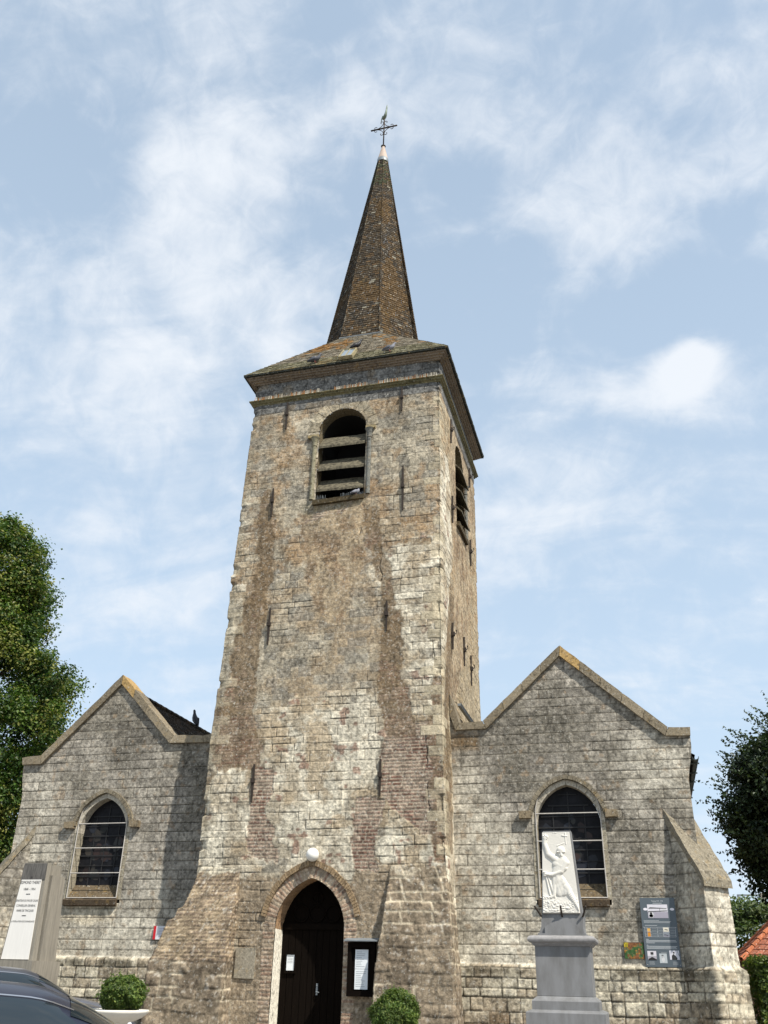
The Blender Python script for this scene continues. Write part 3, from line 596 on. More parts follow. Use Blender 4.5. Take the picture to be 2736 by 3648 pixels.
# windows of the aisles
def aisle_window(cx, w, seed, ls):
    zs, h, zb = 4.74, .84, 3.22
    pin = arch_path(cx, zs, w, h, 0, 10); pout = arch_path(cx, zs, w, h, .105, 10)
    mb = MB(); stones_along(mb, pin, pout, -.016, .30, lin(176, 168, 152), .004, .10, 2)
    nl = 6
    for s in (0, -1):
        xi, xo = pin[s][0], pout[s][0]
        for i in range(nl):
            a, b = zb-.02+(zs-zb+.02)*i/nl, zb-.02+(zs-zb+.02)*(i+1)/nl; mb.cur = jit(lin(150, 142, 124), .12); mb.box(min(xi, xo), max(xi, xo), -.014+rng.uniform(-.003, .003), .30, a+.003, b-.003)
    win = mb.build('window', M['stone'], church); rough(win, .004, .2, seed)
    g = MB(); pg = arch_path(cx, zs, w-.004, h-.004, 0, 12); g.add([(cx-w, .24, zb+.3)]+[(x, .24, z) for x, z in pg]+[(cx+w, .24, zb+.3)], [tuple(range(len(pg)+2))]); 
    g.add([(x, .262, z) for x, z in [(cx-w, zb)]+pg+[(cx+w, zb)]], [tuple(range(len(pg)+2))[::-1]])
    g.build('pane', M['glass'], win)
    c = MB()
    for k in (-1, 0, 1): c.box(cx+k*w*.5-.012, cx+k*w*.5+.012, .22, .24, zb+.3, zs+h*(.86 if k == 0 else .5))
    for i in range(1, 9): 
        z = zb+.3+i*.235
        if z < zs+.75: 
            ww = w if z < zs else w*(1-((z-zs)/h)**1.6)
            c.box(cx-ww+.01, cx+ww-.01, .212, .24, z-(.014 if i % 2 else .007), z+(.014 if i % 2 else .007))
    c.build('glazing_bars', M['lead'], win)
    # painted figures of the glass, seen only dimly from outside
    f = MB()
    for i in range(26):
        f.cur = tuple(np.array(rng.choice([(.045, .05, .07), (.06, .035, .03), (.03, .035, .05), (.05, .05, .045), (.07, .06, .05)]))*rng.uniform(.25, .6)); x = cx+rng.uniform(-.8, .8)*w; z = rng.uniform(zb+.4, zs+.25); r = rng.uniform(.05, .17); n = 9; a0 = rng.random()*6
        x = max(cx-w+r+.02, min(cx+w-r-.02, x))
        f.add([(x+r*rng.uniform(.6, 1)*math.cos(a0+k*2*PI/n), .236-i*.0002, z+r*1.2*rng.uniform(.6, 1)*math.sin(a0+k*2*PI/n)) for k in range(n)], [tuple(range(n))])
    f.build('stained_figures', M['attr'], win)
    s = MB(); s.cur = tuple(lin(96, 84, 66)); s.add([(cx-w-.01, -.02, zb+.01), (cx+w+.01, -.02, zb+.01), (cx+w, .245, zb+.33), (cx-w, .245, zb+.33), (cx-w-.01, -.02, zb-.12), (cx+w+.01, -.02, zb-.12), (cx+w, .245, zb-.12), (cx-w, .245, zb-.12)], [(0, 1, 2, 3), (4, 7, 6, 5), (0, 4, 5, 1), (1, 5, 6, 2), (2, 6, 7, 3), (3, 7, 4, 0)])
    s.cur = tuple(lin(84, 72, 58)); s.hexa([(cx-w-.05, -.1, zb-.15), (cx+w+.05, -.1, zb-.15), (cx+w+.05, -.021, zb-.17), (cx-w-.05, -.021, zb-.17), (cx-w-.05, -.12, zb-.03), (cx+w+.05, -.12, zb-.03), (cx+w+.05, -.021, zb+.0), (cx-w-.05, -.021, zb+.0)])
    o = s.build('sill', M['stone'], win); rough(o, .006, .12, seed+3)
    b = MB(); pf = [(cx-w-.012, zb+.02)]+arch_path(cx, 4.98, w+.012, .755, 0, 14)+[(cx+w+.012, zb+.02)]
    b.tube([(x, -.034, z) for x, z in pf], .0125, 6)
    for z in (zb+.02, 3.80, 4.38, 4.96): b.tube([(cx-w-.012, -.034, z), (cx+w+.012, -.034, z)], .013, 6)
    for s_ in (-1, 1):
        for z in (3.6, 4.2, 4.7): b.tube([(cx+s_*(w+.012), -.034, z), (cx+s_*(w+.05), -.005, z-.01)], .008, 5)
    b.build('guard_frame', M['whitebar'], win)
    h2 = MB(); pi = arch_path(cx, zs, w, h, .115, 24); po = arch_path(cx, zs, w, h, .21, 24); kk = [i for i in range(len(pi)) if pi[i][1] > 4.9]; pi = [pi[i] for i in kk]; po = [po[i] for i in kk]
    stones_along(h2, pi, po, -.10, .05, lin(122, 113, 96), .004, .2, 2)
    for s_ in (-1, 1):
        xa = cx+s_*(w+.12); xb = cx+s_*(w+.38); h2.cur = jit(lin(128, 115, 94)); h2.box(min(xa, xb), max(xa, xb), -.13, .05, 4.855, 5.01)
    o = h2.build('hood_mould', M['stone'], win); rough(o, .011, .09, seed+9)
aisle_window(-13.0, .665, 4, 0); aisle_window(-1.49, .69, 8, 0)
# --- mouldings and eaves round the tower
def ring_moulding(name, prof, col, seed, k=.16, step=.5, amp=.006):
    """profile of (projection, height) carried round the four sides with mitred corners, in stones of different tone"""
    mb = MB(); x0, x1, y0, y1 = -9.66, -4.10, -.88, TY1
    cor = lambda p: [(x0-p, y0-p), (x1+p, y0-p), (x1+p, y1+p), (x0-p, y1+p)]
    for s in range(4):
        n = int(5.6/step)
        for i in range(n):
            mb.cur = jit(col, k); ta, tb = i/n, (i+1)/n; vs = []
            for p, z in prof:
                c = cor(p); a, b = c[s], c[(s+1) % 4]
                for t in (ta, tb): vs.append((a[0]*(1-t)+b[0]*t, a[1]*(1-t)+b[1]*t, z))
            mb.add(vs, [(2*j, 2*j+1, 2*j+3, 2*j+2) for j in range(len(prof)-1)])
    o = mb.build(name, M['stone'], church, fix=False)
    if amp: rough(o, amp, .14, seed)
    return o
ring_moulding('string_course', [(0, 16.44), (.025, 16.45), (.03, 16.485), (.075, 16.51), (.08, 16.545), (.12, 16.57), (.12, 16.60), (0, 16.63)], lin(106, 100, 74), 3)
ring_moulding('cornice', [(0, 17.185), (.05, 17.19), (.055, 17.225), (.11, 17.235), (.115, 17.275), (.17, 17.285), (.175, 17.325), (.22, 17.335), (.225, 17.375)], lin(120, 108, 94), 5, .14)
mb = MB()
x0, x1, y0, y1, p = -9.66, -4.10, -.88, TY1, .295
mb.cur = (.03, .034, .03)
for a, b, c_, d in ((x0-p, x1+p, y0-p, y0), (x0-p, x1+p, y1, y1+p), (x0-p, x0, y0, y1), (x1, x1+p, y0, y1)): mb.box(a, b, c_, d, 17.375, 17.425)
mb.build('eaves_board', M['stone'], church)
# rusty bird spikes standing on the string course
mb = MB()
for i in range(151):
    gap = i == 150 or vn(np.array(i/9.), np.array(.5), 6) < .33
    if gap:
        if mb.v: mb.build('bird_spikes', M['stone'], church); mb = MB()
        continue
    x = -9.6+i*.0365; mb.cur = jit(rng.choice([lin(150, 140, 120), lin(160, 110, 60), lin(200, 190, 170)]), .2); mb.box(x, x+.011, -1.0, -.99, 16.60, 16.70+rng.uniform(-.03, .02)); mb.box(x-.014, x+.024, -1.005, -.985, 16.585, 16.603)

# --- tiles
def tile_patch(mb, p00, p10, p11, p01, th, tw, colf, lift=.016, seed=0):
    """overlapping tile courses on a (possibly tapering) roof slope; p00-p10 is the lower edge"""
    A, B, Cc, D = map(Vector, (p00, p10, p11, p01)); rr = random.Random(seed)
    nrm = (B-A).cross(D-A)
    if nrm.length < 1e-6: nrm = (Cc-D).cross(D-A)
    nrm.normalize(); L = ((D+Cc)/2-(A+B)/2).length; n = max(2, int(L/th))
    for r in range(n):
        t0, t1 = r/n, min(1, (r+1.12)/n)
        l0, r0, l1, r1 = A.lerp(D, t0), B.lerp(Cc, t0), A.lerp(D, t1), B.lerp(Cc, t1); w = (r0-l0).length
        m = max(1, int(round(w/tw))); off = rr.random() if m > 2 else 0
        ed = [0.0]+[q for q in ((i+off)/m for i in range(m+1)) if .02 < q < .98]+[1.0]
        for e in range(len(ed)-1):
            a, b = ed[e]+.06/m*.5, ed[e+1]-.06/m*.5
            if b <= a: continue
            lo = lift*rr.uniform(.8, 1.5); sk = rr.uniform(-.006, .006)
            v = [l0.lerp(r0, a)+nrm*lo, l0.lerp(r0, b)+nrm*(lo+sk), l1.lerp(r1, b)+nrm*.002, l1.lerp(r1, a)+nrm*.002, l0.lerp(r0, a)-nrm*.004, l0.lerp(r0, b)-nrm*.004]
            mb.cur = colf(rr, (v[0]+v[1])/2); mb.add(v, [(0, 1, 2, 3), (4, 5, 1, 0)])
SC = Vector((-6.90, 1.92, 0)); SR = 1.64; SZ0, SZ1 = 19.56, 29.06; STIP = Vector((-6.77, 1.92, 29.06))
def octo(R, z, c, k): a = -PI/2-PI/8+k*PI/4; return Vector((c.x+R*math.cos(a), c.y+R*math.sin(a), z))
def spire_col(rr, p):
    q = rr.random(); c = lin(86, 74, 58) if q < .5 else lin(74, 67, 58) if q < .8 else lin(102, 82, 58) if q < .97 else lin(140, 134, 118)
    h = (p.z-SZ0)/(SZ1-SZ0)
    if h > .82 and rr.random() < .5: c = lin(80, 84, 62)
    if float(vn(np.array(p.x*1.3+p.y*1.7), np.array(p.z*.7), 5)) > .72: c = lin(100, 80, 54)
    return tuple(c*rr.uniform(.6, 1.2)*.74)
mb = MB()
for k in range(8): tile_patch(mb, octo(SR, SZ0, SC, k), octo(SR, SZ0, SC, k+1), octo(.17, SZ1, STIP, k+1), octo(.17, SZ1, STIP, k), .098, .155, spire_col, .014, 50+k)
for k in range(8):
    for i in range(92):
        t0, t1 = i/92, (i+1.15)/92; a = octo(SR+.012, SZ0, SC, k).lerp(octo(.175, SZ1, STIP, k), t0); b = octo(SR+.012, SZ0, SC, k).lerp(octo(.175, SZ1, STIP, k), min(1, t1)); mb.cur = tuple(spire_col(rng, a)); mb.tube([a, b], [.032, .022], 5, False)
spire = mb.build('spire', M['tile'], church, fix=False)
# broach roof from the square eaves to the octagon
ecr = [Vector((x0-p, y0-p, 17.42)), Vector((x1+p, y0-p, 17.42)), Vector((x1+p, y1+p, 17.42)), Vector((x0-p, y1+p, 17.42))]
def broach_col(rr, q):
    c = lin(144, 135, 118) if rr.random() < .6 else lin(124, 116, 100)
    o = float(fbm(np.array(q.x*1.6+3), np.array(q.z*2.2+q.y), 8, 3))
    if q.z > 18.5 and o+rr.uniform(-.1, .1) > .66: c = lin(154, 118, 74)
    elif o+rr.uniform(-.08, .08) > .70: c = lin(142, 118, 88)
    if q.z < 17.9: c = c*.5+lin(112, 112, 78)*.5
    return tuple(c*rr.uniform(.68, 1.12)*.92)
mb = MB()
for s in range(4):
    a, b = ecr[s], ecr[(s+1) % 4]; k = 2*s
    tile_patch(mb, a, b, octo(SR+.03, SZ0, SC, k+1), octo(SR+.03, SZ0, SC, k), .105, .16, broach_col, .016, 70+s)
    tile_patch(mb, b, b+(a-b)*1e-4, octo(SR+.03, SZ0, SC, k+1), octo(SR+.03, SZ0, SC, k+2), .105, .16, broach_col, .016, 80+s) if False else None
    o1, o2 = octo(SR+.03, SZ0, SC, k+1), octo(SR+.03, SZ0, SC, k+2)
    tile_patch(mb, b, b, o2, o1, .105, .16, broach_col, .016, 80+s)
broach = mb.build('broach_roof', M['tile'], church, fix=False)
fl = MB(); fl.cur = (.3, .3, .3)
for k in range(8): fl.tube([octo(SR+.05, SZ0-.005, SC, k), octo(SR+.05, SZ0-.005, SC, k+1)], .028, 6)
fl.build('lead_flashing', M['zinc'], broach)
# skylight
sn = Vector((0, -2.16, 1.63)).normalized(); su = Vector((0, 1.63, 2.16)).normalized(); sp = Vector((-6.79, -.98, 17.78)); sx = Vector((1, 0, 0))
def roofbox(mb, cx, cu, w, h, n0, n1): 
    pts = [sp+sx*(cx+a*w)+su*(cu+b*h) for a, b in ((-1, -1), (1, -1), (1, 1), (-1, 1))]; mb.hexa([q+sn*n0 for q in pts]+[q+sn*n1 for q in pts])
mb = MB(); mb.cur = tuple(lin(150, 140, 110))
for cx, cu, w, h in ((-.19, 0, .02, .36), (.19, 0, .02, .36), (0, .36, .21, .02), (0, -.36, .21, .02), (0, 0, .008, .35)): roofbox(mb, cx, cu, w, h, -.02, .085)
sk = mb.build('skylight', M['stone'], church)
mb = MB(); roofbox(mb, 0, 0, .18, .35, .05, .066); M['skyglass'] = mat('sky_reflecting_glass', (.20, .23, .25), .12, spec=.9, noise=.2, scale=6); mb.build('pane', M['skyglass'], sk)

# --- finial: lead cap, wrought-iron cross, weathercock
mb = MB(); mb.lathe([(.20, 0), (.195, .16), (.185, .17), (.055, .80), (.05, .82), (0, .82)], 20, (STIP.x, STIP.y, 29.02))
mb.build('lead_cap', M['cone'], church, True)
mb = MB(); mb.lathe([(.215, 0), (.215, .17), (.2, .18)], 20, (STIP.x, STIP.y, 28.92)); mb.build('lead_collar', M['zinc'], church, True)
X, Y = STIP.x, STIP.y
mb = MB(); mb.tube([(X, Y, 29.8), (X+.01, Y, 31.45)], .026, 8); mb.tube([(X-.52, Y, 30.86), (X+.53, Y, 30.87)], .03, 8); mb.lathe([(.05, 0), (.095, .03), (.05, .07), (.03, .12)], 12, (X, Y, 29.82))
for sx_ in (-1, 1):
    for sz_ in (-1, 1):
        arc = [(X+sx_*(.30-.30*math.sin(q*PI/2/8)+.02), Y, 30.865+sz_*(.30-.30*math.cos(q*PI/2/8)+.02)) for q in range(9)]
        mb.tube(arc, .013, 5)
        c1 = [(X+sx_*(.32+.055*math.sin(q*PI/6)), Y, 30.865+sz_*(.02+.055-.055*math.cos(q*PI/6))) for q in range(9)]; mb.tube(c1, .013, 5)
        c2 = [(X+sx_*(.02+.055-.055*math.cos(q*PI/6)), Y, 30.865+sz_*(.32+.055*math.sin(q*PI/6))) for q in range(9)]; mb.tube(c2, .013, 5)
mb.build('iron_cross', M['iron'], church, True)
mb = MB(); d = Vector((.75, -.66, 0)).normalized()       # the bird faces away along d
q = lambda a, z, s=0: Vector((X+.01, Y, 31.42))+d*a+Vector((0, 0, z))
mb.tube([q(-.10, .02), q(-.05, .03), q(.02, .06), q(.08, .13), q(.115, .24), q(.135, .36), q(.155, .47), q(.17, .6)], [(.02, .03), (.05, .07), (.06, .08), (.05, .075), (.035, .055), (.028, .04), (.03, .035), (.008, .012)], 10)
mb.tube([q(-.04, .05), q(-.10, .17), q(-.14, .25), q(-.19, .16), q(-.25, -.04)], [(.03, .06), (.02, .06), (.014, .05), (.012, .05), (.008, .02)], 8)
M['cock'] = mat('weathered_copper', (.20, .24, .19), .6, metal=.25, noise=.35, scale=9); mb.build('weathercock', M['cock'], church, True)

# --- bell openings with sloping louvre boards
def bell_opening(front):
    cx, zb = (-6.875, 13.05) if front else (2.0, 13.15)
    F = (lambda a, dpt, z: (a, -.885+dpt, z)) if front else (lambda a, dpt, z: (-4.105-dpt, a, z))
    mb = MB(); mb.cur = tuple(lin(104, 94, 74)); path = [(cx-.685, zb)]+arch_path(cx, 15.28, .685, .685, 0, 12)+[(cx+.685, zb)]
    vs = []
    for a, z in path: vs += [F(a, .012, z), F(a, .36, z)]
    mb.add(vs, [(2*i, 2*i+1, 2*i+3, 2*i+2) for i in range(len(path)-1)])
    o = mb.build('bell_opening', M['stone'], church, fix=False); rough(o, .006, .1, 4)
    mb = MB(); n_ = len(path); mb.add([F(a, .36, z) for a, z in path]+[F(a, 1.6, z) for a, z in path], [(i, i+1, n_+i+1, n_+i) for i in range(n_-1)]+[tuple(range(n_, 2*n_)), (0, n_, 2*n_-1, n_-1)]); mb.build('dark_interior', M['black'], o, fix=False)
    if True:
        for i, z in enumerate((14.77, 14.03, 13.38)):
            mb = MB(); e = .03 if front else .16; w = .665; d0 = -.03 if front else -.16; z = z if front else z+.12; sag = rng.uniform(-.01, .01)
            pr = [(d0, z-.06), (d0, z+.005), (.30, z+.46), (.33, z+.40)] if front else [(d0, z-.05), (d0, z), (.33, z+.56), (.36, z+.50)]
            vs = [F(cx+s*w, a, b+s*sag) for s in (-1, 1) for a, b in pr]
            mb.add(vs, [(0, 1, 2, 3), (7, 6, 5, 4), (0, 4, 5, 1), (1, 5, 6, 2), (2, 6, 7, 3), (3, 7, 4, 0)]); l = mb.build('louvre_board', M['oldwood'], o); rough(l, .007, .1, i)
    mb = MB(); mb.cur = tuple(lin(78, 68, 50)); pts = [(cx-.73, -.10, zb-.14), (cx+.70, -.10, zb-.10), (cx+.70, .3, zb-.10), (cx-.73, .3, zb-.14), (cx-.73, -.11, zb-.01), (cx+.70, -.11, zb+.02), (cx+.70, .3, zb+.03), (cx-.73, .3, zb+.0)]
    mb.hexa([F(a, b, z) for a, b, z in pts]); s = mb.build('sill', M['stone'], o); rough(s, .008, .1, 8)
    if front:
        for run in (range(9), range(21, 40)):
          mb = MB(); mb.hexa([F(a, b, z) for z in (zb-.004, zb+.008) for a, b in ((cx-.65+run[0]*.033, -.07), (cx-.63+run[-1]*.033, -.07), (cx-.63+run[-1]*.033, -.05), (cx-.65+run[0]*.033, -.05))])
          for i in run:
            a = cx-.64+i*.033; mb.tube([F(a, -.06, zb), F(a+rng.uniform(-.02, .02), -.08, zb+rng.uniform(.09, .14))], .003, 4)
          mb.build('bird_spikes', M['zinc'], o)
    for s in (-1, 1):
        if not front and s < 0: continue
        a = cx+s*(.685+.11); zt = 14.82 if s < 0 or not front else 14.90
        mb = MB(); mb.cur = tuple(lin(136, 130, 108) if s < 0 else lin(112, 112, 106))
        px_, py_, _ = F(a, -.02, 0); mb.lathe([(.062, zb+.05), (.058, zb+.6), (.06, zb+1.1), (.058, zt-.03), (.075, zt-.02), (.075, zt+.01), (.06, zt+.02), (.065, zt+.1), (.10, zt+.2), (.13, zt+.25)], 14, (px_, py_, 0))
        mb.cur = tuple(lin(150, 136, 104)); 
        c_ = [(a-.2 if s < 0 else a-.10, -.09, zt+.25), (a+.10 if s < 0 else a+.17, -.09, zt+.25), (a+.10 if s < 0 else a+.17, .1, zt+.25), (a-.2 if s < 0 else a-.10, .1, zt+.25)]
        mb.hexa([F(*q_) for q_ in c_]+[F(q_[0], q_[1], q_[2]+.09) for q_ in c_]); o3 = mb.build('engaged_column', M['stone'], o)
bell_opening(True); bell_opening(False)

# --- iron wall ties
def tie(front, a, zt, zb, hook=False, lean=0):
    mb = MB(); zm = (zt+zb)/2+.05
    yf = -.965 if zm < 7 else -.945
    F = (lambda s, d, z: (a+s+lean*(z-zm), yf-d, z)) if front else (lambda s, d, z: (-4.055+d, a+s, z))
    for z0_, z1_, w0, w1 in ((zb, zm, .018, .028), (zm, zt, .028, .016)):
        mb.hexa([F(-w0, 0, z0_), F(w0, 0, z0_), F(w0, -.04, z0_), F(-w0, -.04, z0_), F(-w1, .012, z1_), F(w1, .012, z1_), F(w1, -.04, z1_), F(-w1, -.04, z1_)])
    mb.hexa([F(s, d, z) for z in (zm-.05, zm+.05) for s, d in ((-.045, .04), (.045, .04), (.045, -.03), (-.045, -.03))])
    if hook:
        mb.tube([F(.0, .03, zm), F(.05, .05, zm+.02), F(.1, .06, zm+.06), F(.12, .06, zm+.11), F(.09, .06, zm+.14), F(.06, .06, zm+.11)], .013, 6)
    mb.build('tie_iron', M['iron'], church)
for a, t, b in ((-8.58, 16.42, 15.51), (-5.17, 16.40, 15.62), (-5.11, 13.82, 12.49), (-8.79, 13.58, 12.71), (-8.58, 10.03, 9.06), (-5.48, 9.97, 9.19), (-8.64, 6.08, 5.22), (-5.55, 6.09, 5.28)): tie(True, a, t, b)
for a, t, b in ((.55, 16.1, 15.3), (.6, 13.59, 12.76), (3.4, 13.56, 12.69), (.33, 9.75, 9.04), (1.94, 9.93, 9.12), (2.98, 9.75, 8.89), (3.6, 16.2, 15.5)): tie(False, a, t, b, True)

# --- buttresses of the tower front: brick and brown stone, splayed at the foot
def paint_butt(a, z, seed, brickiness):
    d, r1, r2, du, dv = layout(a, z, .18, .30, .45, seed, .05); mid = fbm(a*2.3, z*2.3, seed+1, 4); fin = fbm(a*14, z*14, seed+2, 3, .6)
    C = lin(146, 129, 104)*(.74+.36*r1)[..., None]; C = lerp3(C, lin(118, 102, 82), ss(.42, .68, mid)*.75)
    j = ss(.004, .032, d); jm = np.maximum(ss(.54, .64, fbm(a*1.5, z*1.5, seed+3, 3)), ss(2.3, 2.7, z)*(1 if seed == 111 else .5))*ss(.34, .48, fbm(a*3.1, z*3.1, seed+5, 3))
    C = lerp3(lerp3(C*.72, np.broadcast_to(lin(196, 180, 150), C.shape), jm), C, j); H = .022*r1*j
    db, b1, b2, bu, bv = layout(a, z, .068, .082, .22, seed+9, .012); bj = ss(.004, .018, db); bm_ = ss(.42, .58, fbm(a*.9, z*1.1, seed+4, 3)+brickiness(z))
    bc = lerp3(np.broadcast_to(lin(168, 146, 112), C.shape), lerp3(np.broadcast_to(lin(144, 123, 99), C.shape), lin(118, 99, 82), b1)*(.8+.3*b2)[..., None], bj*ss(.3, .5, fbm(a*3, z*3, seed+31, 3))*.8+.1)
    C = lerp3(C, bc, bm_); H = H*(1-bm_)+bm_*(.020*bj*(.1+b2))
    so = np.abs(z-1.9); sold = (so < .055)*ss(.3, .5, mid); ph = np.mod(a, .075); C = lerp3(C, lin(120, 90, 66)*(ss(.004, .02, np.minimum(ph, .075-ph))*.6+.4)[..., None], sold*brickiness(np.full(z.shape, 2.4)).clip(0, 1))
    tp = ss(-.06, .06, z-3.72+(mid-.5)*.7+(fbm(a*4, z*4, seed+40, 3)-.5)*.4)*(.9 if seed == 101 else .35); wc = lin(200, 190, 164)*(.82+.3*r1)[..., None]; C = lerp3(C, lerp3(wc*.5, wc, ss(.003, .02, d)), tp)
    C = speckle(a, z, C, seed+20, .4, .3, 10)*(.8+.4*fin)[..., None]
    return H+.02*(fin-.5)+.05*(mid-.5), grade(C, a, z, seed, .78, 1.15)*np.array([1, .992, .97])
def buttress(outer, inner, frontp, seed, brickiness, flip):
    c = .022; z = np.arange(.2, 3.82, c)
    xo = np.interp(z, [q[0] for q in outer], [q[1] for q in outer]); xi = np.interp(z, [q[0] for q in inner], [q[1] for q in inner]); yf = np.interp(z, [q[0] for q in frontp], [q[1] for q in frontp])
    step = .035*np.floor((z*13)%2)*0
    cols = []
    tA = np.linspace(0, 1, 26)[:-1]; tB = np.linspace(0, 1, 66)[:-1]; tC = np.linspace(0, 1, 26)
    Z = np.repeat(z[:, None], len(tA)+len(tB)+len(tC), 1)
    XO, XI, YF = xo[:, None], xi[:, None], yf[:, None]; yb = -.55
    PA = np.stack([XO+0*tA, yb+(YF-yb)*tA, z[:, None]+0*tA], -1); PB = np.stack([XO+(XI-XO)*tB, YF+0*tB, z[:, None]+0*tB], -1); PC = np.stack([XI+0*tC, YF+(yb-YF)*tC, z[:, None]+0*tC], -1)
    P = np.concatenate([PA, PB, PC], 1); s = np.concatenate([(YF-yb)*tA*-1, -(YF-yb)+np.abs(XI-XO)*tB, -(YF-yb)+np.abs(XI-XO)-(YF-yb)*tC], 1)
    H, C = paint_butt(s, Z, seed, brickiness)
    sg = 1 if XI[0, 0] > XO[0, 0] else -1
    nA, nB = len(tA), len(tB); N = np.zeros_like(P); N[:, :nA, 0] = -sg; N[:, nA:nA+nB, 1] = -1; N[:, nA+nB:, 0] = sg
    N[:, nA] = (-.7*sg, -.7, 0); N[:, nA+nB] = (.7*sg, -.7, 0)
    P = P+N*H[..., None]
    top = P[-1:].copy(); top[..., 1] = -.5; top[..., 2] += .05; P = np.concatenate([P, top], 0); C = np.concatenate([C, C[-1:]], 0)
    grid_mesh('buttress', P, C, None, M['masonry'], church, flip=(sg < 0))
buttress([(.2, -10.48), (1.83, -10.52), (2.15, -10.40), (2.68, -10.26), (2.72, -10.12), (2.93, -10.06), (2.96, -9.96), (3.3, -9.86), (3.6, -9.78), (3.8, -9.74)], [(.2, -8.75), (3.8, -8.77)],
         [(.2, -1.42), (1.8, -1.38), (2.2, -1.32), (2.7, -1.24), (2.95, -1.17), (3.3, -1.06), (3.7, -.97), (3.8, -.94)], 101, lambda z: np.where(z > 1.9, .16, -.35), False)
buttress([(.2, -3.80), (.88, -3.82), (1.94, -3.86), (2.6, -3.92), (3.37, -4.02), (3.8, -4.08)], [(.2, -5.5), (1.47, -5.47), (2.36, -5.40), (3.18, -5.31), (3.6, -5.27), (3.8, -5.25)],
         [(.2, -1.42), (1.8, -1.36), (2.2, -1.28), (2.95, -1.14), (3.3, -1.06), (3.7, -.97), (3.8, -.94)], 111, lambda z: np.where(z > 2.4, -.08, -.3)-.0*z, True)

# --- diagonal buttresses at the aisle corners
def diagonal_buttress(sgn, corner, seed):
    """sgn +1: right-hand corner, pointing to the right and forwards; the relief is carried round both arrises"""
    d = np.array([sgn*.7071, -.7071, 0]); w = np.array([.7071, .7071*sgn, 0]); O = np.array([corner, .26, 0]); hw = .36; zf, zw, P_ = 3.50, 4.90, .75; c = .024
    z = np.arange(.2, 5.0, c); tl = np.linspace(0, P_, 38); tw = np.linspace(-hw, hw, 32)
    T = np.concatenate([tl[:-1], np.full(len(tw), P_), tl[::-1][1:]]); W = np.concatenate([np.full(len(tl)-1, -hw), tw, np.full(len(tl)-1, hw)]); s = np.concatenate([tl[:-1], P_+tw+hw, P_+2*hw+P_-tl[::-1][1:]])
    N = np.zeros((len(T), 3)); n0 = len(tl)-1; n1 = n0+len(tw); N[:n0] = -w; N[n0:n1] = d; N[n1:] = w; N[n0] = d-w; N[n1-1] = d+w
    Tg, Z = np.meshgrid(T, z); S = np.meshgrid(s, z)[0]; Wg = np.meshgrid(W, z)[0]
    Z = np.minimum(Z, zf+(zw-zf)*(1-Tg/P_)); H, C = paint_wing('right', S-3.6, Z)
    front = ((S > P_) & (S < P_+2*hw)).astype(float); C = C*(1+.12*front[..., None]); side_mottle = ss(.42, .62, fbm(S*2.2, Z*2.2, seed+60, 4)); C = C*(1-.35*side_mottle*(1-front))[..., None]  # front face a little paler, irregular darker patches on the two sides only
    P = O+Tg[..., None]*d+Wg[..., None]*w; P[..., 2] = Z; P = P+N[None]*H[..., None]
    b = grid_mesh('diagonal_buttress', P, C, None, M['masonry'], church, flip=(sgn < 0))
    mb = MB(); mb.cur = tuple(lin(126, 118, 102)); e = hw+.045
    def pt(t, q, z_): return tuple(np.array([O[0]+d[0]*t+q*w[0], O[1]+d[1]*t+q*w[1], z_]))
    za, zc = zw+.05, zf+.02; t1 = P_+.07
    mb.hexa([pt(-.12, -e, za-.08), pt(-.12, e, za-.08), pt(t1, e, zc-.10), pt(t1, -e, zc-.10), pt(-.12, -e, za+.2), pt(-.12, e, za+.2), pt(t1, e, zc+.04), pt(t1, -e, zc+.04)])
    o = mb.build('buttress_cap', M['stone'], b); rough(o, .012, .08, seed)
diagonal_buttress(1, .85, 3); diagonal_buttress(-1, -15.22, 5)

# --- aisle roofs, side walls, gutter
def roof_col(rr, q):
    c = lin(92, 74, 56) if rr.random() < .6 else lin(70, 62, 50); return tuple(c*rr.uniform(.6, 1.15)*.75)
for (xl, zl), (xc, zc), (xr, zr) in (((-15.62, 6.42), (-13.06, 8.50), (-10.95, 6.52)), ((-3.5, 6.72), (-1.42, 8.5), (1.36, 6.20))):
    mb = MB(); y1_ = 15.0
    tile_patch(mb, (xr, .38, zr), (xr, y1_, zr), (xc, y1_, zc), (xc, .38, zc), .11, .17, roof_col, .016, 5)
    tile_patch(mb, (xl, y1_, zl), (xl, .38, zl), (xc, .38, zc), (xc, y1_, zc), .11, .17, roof_col, .016, 6)
    for i in range(44):
        mb.cur = roof_col(rng, None); mb.tube([(xc, .4+i*.33, zc+.0), (xc, .4+i*.33+.35, zc+.0)], [.09, .075], 8, False)
    mb.cur = (.05, .04, .03); mb.add([(xr, .36, zr-.06), (xr, y1_, zr-.06), (xc, y1_, zc-.06), (xc, .36, zc-.06), (xl, .36, zl-.06), (xl, y1_, zl-.06)], [(0, 1, 2, 3), (3, 2, 5, 4)])
    mb.build('aisle_roof', M['tile'], church, fix=False)
mb = MB(); mb.cur = tuple(lin(140, 132, 116))
for a, b in ((-15.5, -15.1), (.76, 1.13)): mb.box(a, b, .43, 15, .3, 6.15)
mb.box(-15.5, 1.13, 15, 15.4, .3, 6.9); mb.box(-15.5, -15.0, .02, .43, .3, 6.5); mb.box(.7, 1.12, .02, .43, .3, 6.5)
mb.box(-11.0, -9.9, 4.9, 15, 6.3, 6.62); mb.box(-9.9, -3.4, 4.9, 15, 6.3, 6.62); mb.box(-11.1, -9.9, .42, 4.9, 6.3, 6.55); mb.box(-4.0, -3.4, .42, 4.9, 6.3, 6.62)
mb.build('aisle_wall', M['stone'], church)
mb = MB(); gp = [(math.cos(q*PI/8)*.075, -math.sin(q*PI/8)*.075) for q in range(9)]
vs = [];
